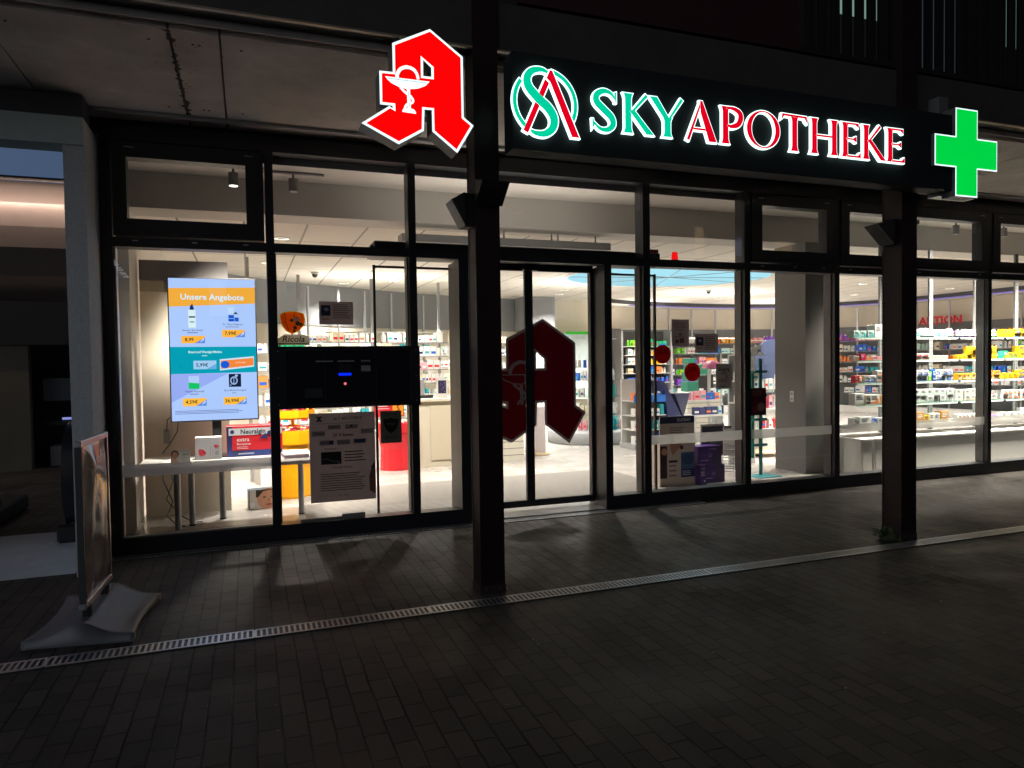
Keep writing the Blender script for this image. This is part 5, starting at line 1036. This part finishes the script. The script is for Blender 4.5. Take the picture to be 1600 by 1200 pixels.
# ---- counters and free stands
def counter(name, label, x0, x1, y0, y1, h, m, cat='counter', top=WHITEL, z0=.019):
    r = thing(name, label, cat, ((x0+x1)/2, (y0+y1)/2, .018)); b = MB(); b.box(x0, x1, y0, y1, z0, h-.045, m); b.build('body', r)
    b = MB(); b.box(x0-.03, x1+.03, y0-.04, y1+.02, h-.0445, h, top, .005); b.build('counter_top', r); return r
r = counter('sales_counter', 'cream sales counter behind the left side pane of the door', 2.22, 3.35, 3.55, 4.15, 1.0, CREAML, top=CREAML)
b = MB(); b.box(2.42, 3.30, 3.538, 3.549, .12, .90, mat('cream_front', (.70, .63, .48), .35, 0, .03, 3)); b.build('front_panel', r)
r = thing('picture_stand', 'small dark picture in a white frame standing on the cream counter', 'picture', (2.66, 3.75, 1.0))
b = MB(); b.box(2.565, 2.735, 3.74, 3.755, 1.001, 1.28, WHITEL, .003); b.build('frame', r)
b = MB(); b.prism([[(2.59, 1.06), (2.71, 1.06), (2.71, 1.25), (2.59, 1.25)]], ink(30, 30, 60), O=(0, 3.7385, 0)); 
for k in range(14): x, z = rs.uniform(2.61, 2.69), rs.uniform(1.08, 1.22); b.prism([[(x, z), (x+.012, z), (x+.008, z+.014)]], ink(150, 120, 170), O=(0, 3.738-.0002*k, 0))
b.build('print', r)
r = thing('card_terminal', 'black card terminal and monitor on the left end of the cream counter', 'terminal', (2.38, 3.72, 1.0))
b = MB(); b.T = Matrix.Translation((2.38, 3.72, 1.001)) @ Matrix.Rotation(.35, 4, 'Z'); b.box(-.12, .12, -.06, .06, 0, .045, BLACKP, .006); b.build('terminal_body', r)
b = MB(); b.T = Matrix.Translation((2.30, 3.86, 1.001)) @ Matrix.Rotation(-.3, 4, 'Z') @ Matrix.Rotation(-.25, 4, 'X'); b.box(-.11, .11, 0, .02, .03, .27, MGREY, .004); b.box(-.02, .02, .005, .03, -.0, .03, BLACKP); b.build('monitor', r)
r = counter('slat_counter', 'counter clad in white horizontal slats behind the left door leaf', 3.36, 3.86, 3.6, 4.3, 1.02, SLAT)
goods_row((3.38, 3.7), (3.84, 3.7), 1.022, .16, ['white', 'pink', 'red'])
r = thing('grid_stand', 'narrow white wire grid stand on a round wooden foot behind the door', 'stand', (4.33, 4.15, .018))
b = MB(); b.lathe([(0, 0), (.17, 0), (.17, .02), (.15, .035), (0, .035)], (4.33, 4.15, .019), mat('light_wood', (.62, .48, .30), .4, 0, .15, 30), 24); b.build('foot', r)
b = MB(); b.box(4.22, 4.44, 4.13, 4.17, .055, .78, mat('pale_pink_panel', (.66, .58, .58), .5)); b.build('panel', r)
b = MB()
for k in range(5): b.box(4.205+k*.06, 4.211+k*.06, 4.14, 4.146, .79, 1.75, ALU)
for k in range(14): b.box(4.20, 4.455, 4.148, 4.152, .80+k*.07, .805+k*.07, ALU)
b.build('wire_grid', r)
r = thing('goods_gondola', 'round grey goods island stacked with packs behind the right door leaf', 'display', (5.9, 5.5, .018))
b = MB(); b.lathe([(.78, 0), (.80, .02), (.80, .20), (.76, .24), (0, .25)], (5.95, 5.55, .019), mat('gondola_grey', (.34, .35, .36), .4), 32); b.build('base', r)
b = MB(); b.cyl((5.95, 5.55, .26), (5.95, 5.55, 1.45), .05, WHITEL, 12)
for z in (.55, .85, 1.15): b.cyl((5.95, 5.55, z-.012), (5.95, 5.55, z), .58, SHELFG, 24)
b.build('tiers', r)
for z, R_, cs in ((.268, .60, ['white', 'pink', 'teal']), (.552, .50, ['white', 'cream']), (.852, .48, ['teal', 'green', 'purple', 'white']), (1.152, .46, ['white', 'blue', 'white'])):
    for a0 in range(150, 400, 18):
        a, c = math.radians(a0), math.radians(a0+17); goods_row((5.95+R_*math.cos(a), 5.55+R_*math.sin(a)), (5.95+R_*math.cos(c), 5.55+R_*math.sin(c)), z, .22, cs, .09)
for a0 in range(160, 380, 22): a = math.radians(a0); stuff.box(5.95+.3*math.cos(a)-.03, 5.95+.3*math.cos(a)+.03, 5.55+.3*math.sin(a)-.01, 5.55+.3*math.sin(a)+.01, 1.38, 1.52, GOODS[rs.choice(('white', 'red', 'blue', 'cream'))])
r = thing('blue_display', 'blue and navy goods display with white packs behind the first middle pane', 'display', (6.35, 4.1, .018))
b = MB(); b.box(5.95, 6.65, 3.95, 4.45, .019, .10, mat('gondola_grey', (.34, .35, .36), .4)); b.build('base', r)
b = MB()
for z in (.34, .58, .82): b.box(5.97, 6.62, 4.0, 4.4, z-.012, z, WHITEL)
b.box(5.97, 6.62, 4.401, 4.43, .10, 1.18, WHITEL); b.box(5.97, 6.62, 3.985, 3.999, .80, .92, tint(30, 110, 205)); b.build('shelf', r)
b = MB(); b.add([(6.55, 3.98, 1.15), (7.02, 3.98, .30), (6.66, 3.98, .10), (6.66, 4.4, .10), (6.55, 4.4, 1.15), (7.02, 4.4, .30)], [(0, 2, 1), (4, 5, 3), (0, 1, 5, 4), (1, 2, 3, 5), (2, 0, 4, 3)], NV); b.add([(6.75, 3.975, .93), (7.05, 3.975, .93), (6.92, 3.975, .52), (6.75, 4.2, .93), (7.05, 4.2, .93), (6.92, 4.2, .52)], [(0, 2, 1), (3, 4, 5), (0, 1, 4, 3), (1, 2, 5, 4), (2, 0, 3, 5)], tint(60, 62, 92)); b.build('navy_flank', r)
for z, cs in ((.102, ['white', 'blue']), (.342, ['white', 'teal', 'white']), (.582, ['white', 'teal', 'blue']), (.822, ['blue', 'orange', 'white'])): goods_row((6.0, 4.03), (6.6, 4.03), z, .19, cs)
r = counter('slat_desk', 'white slat fronted desk in the middle of the shop behind the lower red dot', 8.30, 9.15, 5.9, 6.5, .80, SLAT)
r = thing('desk_monitor', 'black monitor on the white slat fronted desk', 'monitor', (8.95, 6.1, .8))
b = MB(); b.box(8.72, 9.08, 6.10, 6.13, .90, 1.18, BLACKP, .006); b.box(8.86, 8.94, 6.10, 6.14, .801, .90, BLACKP); b.build('monitor_body', r)
r = thing('gift_stack', 'stack of dark green gift cartons standing behind the desk', 'cartons', (8.9, 6.9, .8))
b = MB(); 
for k, (x, z, w_, h) in enumerate([(8.95, .8, .30, .22), (8.98, 1.03, .26, .20), (9.02, 1.24, .32, .16), (9.3, 1.1, .2, .3), (8.98, 1.41, .22, .12)]): b.box(x, x+w_, 6.85+k*.01, 7.1, z, z+h-.005, tint(16, 84, 66), .004)
b.box(8.9, 9.5, 6.8, 7.2, .019, .795, WHITEL); b.build('carton', r)
r = thing('bottle_stand', 'small stepped stand of coloured bottles beside the slat fronted desk', 'stand', (7.6, 4.2, .018))
b = MB(); b.box(7.25, 7.95, 4.15, 4.55, .50, .53, WHITEL); b.box(7.25, 7.95, 4.3, 4.55, .76, .78, WHITEL); b.box(7.3, 7.33, 4.2, 4.5, .019, .499, ALU); b.box(7.87, 7.90, 4.2, 4.5, .019, .499, ALU); b.build('shelf', r)
b = MB(); b.box(7.84, 7.89, 4.552, 4.58, .019, 1.3, GALV); b.build('upright', r)
for z, y, cs in ((.532, 4.18, ['white', 'lime', 'mint', 'navy']), (.782, 4.34, ['blue', 'orange', 'navy', 'pink'])): goods_row((7.27, y), (7.92, y), z, .20, cs, .07)
r = thing('pink_sun_hat', 'pink fan shaped cap on a glass shelf above the brush lettered notice', 'cap', (8.2, 5.0, 1.2))
b = MB(); b.lathe([(.20, 0), (.17, .06), (.10, .13), (0, .16)], (8.25, 5.0, 1.33), tint(170, 70, 100), 14); b.box(8.05, 8.6, 4.8, 5.2, 1.31, 1.328, SHELFG); b.box(8.58, 8.6, 5.17, 5.2, .019, 1.6, ALU); b.build('cap', r)
# floor displays by the middle pane
r = thing('cardboard_display', 'white cardboard floor display headed DUCRAY beside the first middle mullion', 'floor display', (4.7, .80, .018))
card('front_panel', None, None, 4.46, 4.93, .02, .84, .78,
 [('p', [(0, .93), (1, .96), (1, 1), (0, 1)], NV), ('r', 0, .90, 1, 1, NV), ('t', 'DUCRAY', .70, .925, .045, CW, {'bold': True, 'sx': .9}), ('lines', .28, .72, .75, .85, 4, ink(110, 100, 110)), ('r', .0, .12, .2, .58, ink(60, 30, 40)), ('o', .12, .50, .08, .05, SK), ('p', [(.27, .62), (.62, .62), (.58, .55), (.42, .48), (.35, .44), (.30, .55)], tint(190, 140, 120)),
  ('r', .60, .12, 1, .48, tint(70, 100, 140)), ('o', .8, .38, .18, .08, tint(40, 70, 110)), ('r', .60, .12, 1, .24, tint(30, 46, 110)), ('lines', .64, .14, .9, .22, 3, CW), ('lines', .25, .12, .52, .40, 4, ink(150, 120, 130)), ('r', .25, .34, .5, .37, NV), ('o', .62, .55, .05, .03, ink(40, 34, 60))], base=ink(222, 208, 196), thick=.012, parent=r)
b = MB(); b.box(4.46, 4.93, .793, .97, .02, .60, ink(222, 208, 196)); b.box(4.932, 4.945, .79, .97, .02, .55, tint(150, 40, 60)); b.build('body', r)
PURP = tint(62, 34, 112); PU2 = tint(84, 52, 130)
pi = [('r', .0, .0, 1, 1, PURP), ('r', .60, 0, 1, 1, tint(48, 30, 80)), ('t', 'medela', .62, .82, .11, ink(190, 170, 210), {}), ('lines', .08, .18, .55, .34, 1, ink(180, 150, 200)), ('o', .5, .52, .08, .09, ink(150, 130, 180)), ('o', .5, .54, .05, .05, PURP), ('lines', .1, .5, .35, .6, 2, ink(120, 96, 150))]
prism_box('breast_pump_box', 'upper dark purple carton stacked beside the cardboard floor display', 'carton', 5.00, 5.33, .80, 1.0, .235, .46, PURP, pi, topm=PU2)
prism_box('breast_pump_box', 'lower dark purple carton under the other purple carton', 'carton', 5.06, 5.38, .81, 1.0, .0185, .233, PURP, pi[:2]+pi[3:], topm=PU2)
prism_box('breast_pump_box', 'small purple carton with white lettering leaning at the lower left of the stack', 'carton', 4.955, 5.045, .70, .79, .0185, .255, PU2, [('r', 0, 0, 1, 1, PURP), ('lines', .1, .45, .9, .7, 3, CW), ('t', 'medela', .5, .8, .07, CW, {'sx': .7}), ('o', .7, .2, .14, .06, CW)], skew=.1)
card('framed_card', 'grey framed picture card standing behind the purple cartons', 'picture', 5.20, 5.55, .30, .70, 1.04, [('r', .06, .03, .94, .93, tint(70, 70, 82)), ('p', [(.2, .4), (.45, .75), (.6, .78), (.4, .4)], ink(24, 24, 30)), ('r', .06, .03, .94, .35, tint(50, 46, 52))], base=WHITEL, thick=.012)
r = thing('wire_basket', 'grey wire basket tower with brochures behind the middle mullion', 'wire stand', (5.85, 1.35, .018))
b = MB()
for k in range(9): b.tube([(5.72, 1.3, .05+k*.07), (5.98, 1.28, .03+k*.07), (6.0, 1.45, .05+k*.07), (5.74, 1.47, .07+k*.07), (5.72, 1.3, .05+k*.07)], .006, MGREY, 5)
for x, y in ((5.72, 1.3), (5.98, 1.29), (6.0, 1.45), (5.74, 1.47)): b.cyl((x, y, .02), (x, y, .70), .006, MGREY, 6)
b.build('basket', r)
b = MB(); 
for k in range(6): b.box(5.75, 5.95, 1.32+k*.02, 1.33+k*.02, .25+k*.03, .42+k*.04, [PAPER, WHITEL, DGREY][k % 3])
b.build('brochure', r)
r = thing('brochure_stand', 'tall teal brochure stand on a cyan base plate left of the grey column', 'stand', (6.05, .95, .018))
TL = tint(0, 100, 104); 
b = MB(); b.box(5.90, 6.24, .80, 1.08, .019, .028, tint(50, 140, 150)); b.build('base_plate', r)
b = MB(); b.box(6.05, 6.085, .98, 1.01, .029, 1.50, TL); b.box(5.93, 5.955, .98, 1.01, .25, 1.35, tint(20, 110, 90)); b.build('pole', r)
b = MB()
for z in (.40, .72, 1.02, 1.32): b.box(5.93, 6.12, .93, .979, z, z+.03, TL); b.box(5.92, 6.11, .92, .929, z-.0, z+.10, SHELFG)
b.build('pocket', r)
b = MB(); b.box(5.80, 5.92, 1.12, 1.16, .1, 1.50, DGREY); b.text('VOLTAREN', .05, (5.86, 1.117, .80), (0, 0, 1), (-1, 0, 0), CW); b.build('panel', r)
r = thing('white_goods_stand', 'white shelf stand with white bottles left of the grey column', 'stand', (6.5, 1.9, .018))
b = MB(); b.box(6.28, 6.72, 1.9, 1.93, .019, 1.55, mat('pale_grey_panel', (.5, .51, .52), .5)); 
for z in (.9, 1.2, 1.56): b.box(6.26, 6.74, 1.70, 1.9, z-.015, z, WHITEL)
b.build('shelf', r)
for z in (.901, 1.201, 1.561): goods_row((6.29, 1.75), (6.72, 1.75), z, .14, ['white', 'white', 'mint'], .07)
r = thing('red_goods_stand', 'round pale tower of red packs right beside the grey column', 'stand', (7.4, 2.6, .018))
b = MB(); b.cyl((7.35, 2.6, .12), (7.35, 2.6, 1.2), .05, WHITEL, 12); b.lathe([(0, 0), (.34, 0), (.34, .03), (0, .05)], (7.35, 2.6, .07), mat('light_wood', (.62, .48, .30), .4, 0, .15, 30), 20); b.cyl((7.2, 2.5, .045), (7.24, 2.5, .045), .045, BLACKP, 12)
for z in (.45, .75, 1.05): b.cyl((7.35, 2.6, z-.012), (7.35, 2.6, z), .30, WHITEL, 20)
b.cyl((7.50, 2.45, 1.45), (7.50, 2.48, 1.45), .34, tint(70, 80, 110), 24); b.build('tower', r)
for z, cs in ((.452, ['red', 'white']), (.752, ['red', 'pink', 'magenta']), (1.052, ['blue', 'white', 'mint'])):
    for a0 in range(140, 330, 25):
        a, c = math.radians(a0), math.radians(a0+24); goods_row((7.35+.27*math.cos(a), 2.6+.27*math.sin(a)), (7.35+.27*math.cos(c), 2.6+.27*math.sin(c)), z, .22, cs, .06)
# letters on the right wall
r = thing('offer_lettering', 'bold red AKTION lettering on the cream wall above the right shelves', 'lettering', (16.3, 5.8, 2.6))
b = MB(); b.text('AKTION', .19, (16.36, 6.78, 2.31), V((.05, -1, 0)), (0, 0, 1), tint(205, 30, 44), bold=2.4, sx=1.15); b.build('letters', r)
o = stuff.build('shelf_goods'); tag(o, 'mass of small coloured medicine packs and bottles on the inner shelves', 'goods', kind='stuff')
# wall lettering shelf: red beacon on the transom
r = thing('red_beacon', 'small red beacon lamp standing on the transom behind the fixed upper pane', 'beacon', (4.30, .22, 2.53))
b = MB(); b.lathe([(.045, 0), (.045, .03), (.036, .035)], (4.30, .20, 2.531), DGREY, 16); b.build('socket', r)
b = MB(); b.lathe([(.036, .035), (.030, .11), (.026, .115), (0, .116)], (4.30, .20, 2.531), glow('beacon_red', (235, 20, 20), 1.1), 16); b.build('lens', r)
b = MB(); b.box(3.90, 4.08, .17, .24, 2.625, 2.66, mat('red_case', (.30, .01, .01), .5)); tag(b.build('alarm_case', origin=(4, .2, 2.63)), 'dark red box on the end of the door operator', 'box')

# ================================================================ STREET POSTER STAND
r = thing('pavement_poster_stand', 'silver framed pavement poster stand with glossy crumpled poster on a grey base', 'poster stand', (-.87, -1.6, 0))
ax = V((-.855+.885, -1.28+1.89, 0)); ang = math.atan2(ax.y, ax.x)
T0 = Matrix.Translation((-.885, -1.89, 0)) @ Matrix.Rotation(ang, 4, 'Z')      # local x runs along the board, local -y faces the street on the right
Wd = .62; z0, z1 = .165, 1.10
b = MB(); b.T = T0; fr = .035
for y0, y1 in ((-.018, .018),):
    b.box(0, Wd, y0, y1, z0, z0+fr, ALU, .004); b.box(0, Wd, y0, y1, z1-fr, z1, ALU, .004); b.box(0, fr*.8, y0+.001, y1-.001, z0+fr, z1-fr, DGREY); b.box(Wd-fr*.8, Wd, y0+.001, y1-.001, z0+fr, z1-fr, ALU)
b.build('frame', r)
b = MB(); b.T = T0; b.box(.03, Wd-.03, .0, .012, z0+fr, z1-fr, DGREY); b.build('back_board', r)
# wavy plastic poster cover
b = MB(); b.T = T0; nx, nz = 26, 44; rr = random.Random(4); vs = []
for j in range(nz+1):
    for i in range(nx+1):
        u_, v_ = i/nx, j/nz; e_ = min(1, 6*min(u_, 1-u_))*min(1, 8*min(v_, 1-v_))
        a = 0.011*math.sin(u_*9+1.5*math.sin(v_*5))+0.007*math.sin(u_*15-v_*3.5+1)+.006*math.sin(v_*9+u_*2)*math.exp(-((v_-.85)/.2)**2)
        vs.append((.03+u_*(Wd-.06), -.006-e_*(.018+a), z0+fr+v_*(z1-z0-2*fr)))
POST = mat('glossy_poster', (.62, .54, .50), .10, 0, .45, 5, spec=1.0)
b.add(vs, [(j*(nx+1)+i, j*(nx+1)+i+1, (j+1)*(nx+1)+i+1, (j+1)*(nx+1)+i) for j in range(nz) for i in range(nx)], POST, True); b.build('poster_cover', r)
for xx in (.09, .50):
    b = MB(); b.T = T0; b.box(xx-.02, xx+.02, -.02, .02, .10, z0-.001, BLACKP); b.build('spring_foot', r)
# moulded base: saddle shape
b = MB(); nx, ny = 26, 20; vs = []; cx0, cy0 = -.86, -1.56
B4 = [V((-1.17, -1.93)), V((-.62, -2.02)), V((-.56, -1.30)), V((-1.12, -1.12))]
for j in range(ny+1):
    for i in range(nx+1):
        u_, v_ = min(1, max(0, (i-1)/(nx-2))), min(1, max(0, (j-1)/(ny-2)))
        um = u_ + .055*math.sin(math.pi*v_)*(1 if u_ < .5 else -1)*abs(2*u_-1); mid = (B4[0]*(1-um)+B4[1]*um+B4[3]*(1-um)+B4[2]*um)/2
        d = (B4[3]*(1-um)+B4[2]*um)-(B4[0]*(1-um)+B4[1]*um); p = mid+d*(v_-.5)
        h = .034+.075*math.exp(-((u_-.5)/.22)**2)+.012*math.exp(-((abs(v_-.5)-.5)/.12)**2)
        for gx in (.76, .85): h -= .007*math.exp(-((u_-gx-.03*math.sin(v_*math.pi))/.012)**2)*(1 if .25 < v_ < .75 else 0)
        if i in (0, nx) or j in (0, ny): h = .002
        vs.append((p.x, p.y, h))
b.add(vs, [(j*(nx+1)+i, j*(nx+1)+i+1, (j+1)*(nx+1)+i+1, (j+1)*(nx+1)+i) for j in range(ny) for i in range(nx)], mat('grey_base_plastic', (.13, .13, .15), .38, 0, .08, 20), True)
b.build('weighted_base', r)

# added fill lights standing in for the shop's general brightness
def fill_uplight(name, label, x0, x1, y, z, W_, rot=0.0):
    cx = (x0+x1)/2; r = thing(name, label, 'fill_light', (cx, y, z), 'added fill lights'); b = MB(); b.box(x0, x1, y-.03, y+.03, z, z+.02, WHITEL); b.build('housing', r)
    L = bpy.data.lights.new('strip_light', 'AREA'); L.shape = 'RECTANGLE'; L.size = x1-x0-.02; L.size_y = .05; L.energy = W_; L.color = (1, .94, .86)
    o = bpy.data.objects.new('strip_light', L); C.objects.link(o); o.parent = r; o.location = (0, 0, .024); o.rotation_euler = (math.pi, 0, 0)
fill_uplight('fill_light', 'slim white added fill light lying on the black operator box above the sliding doors', 1.4, 3.6, .30, 2.621, 7)
fill_uplight('fill_light', 'slim white added fill light on top of the glass display behind the counter', 1.2, 3.2, 5.6, 2.02, 34)
fill_uplight('fill_light', 'slim white added fill light on top of the dark wall cabinet', 8.6, 9.9, 9.15, 2.26, 18)
fill_uplight('fill_light', 'slim white added fill light above the middle goods island', 5.4, 6.5, 5.55, 1.9, 36)
fill_uplight('fill_light', 'slim white added fill light above the slat fronted desk', 8.9, 10.6, 6.9, 1.95, 36)
fill_uplight('fill_light', 'slim white added fill light above the rear shelves at the right', 12.0, 14.0, 8.6, 1.95, 36)

# dark building across the walk, seen only as faint reflections in the glass
r = thing('opposite_building', 'dark building across the walkway with small lit windows', 'building', (4, -15, 0))
b = MB(); b.box(-7, 22, -17, -15, 0, 9, WALLD); b.build('wall', r)
rr = random.Random(31); wl = [glow('far_window_warm', (255, 214, 150), 1.6), glow('far_window_cool', (190, 215, 255), 1.3)]
for k in range(16):
    x = -6.2+k*1.75; z = rr.choice((2.9, 5.2, 6.9)); b = MB(); b.box(x, x+rr.uniform(.35, .9), -14.99, -14.97, z, z+rr.uniform(.5, 1.1), wl[k % 2]); b.build('window', r)
for k in range(7):
    b = MB(); b.box(-3.3+k*.16, -3.2+k*.16, -14.9+k*.8, -14.86+k*.8, 4.3-k*.16, 4.34-k*.16, glow('far_lamp', (235, 240, 255), 5)); b.build('lamp', r)
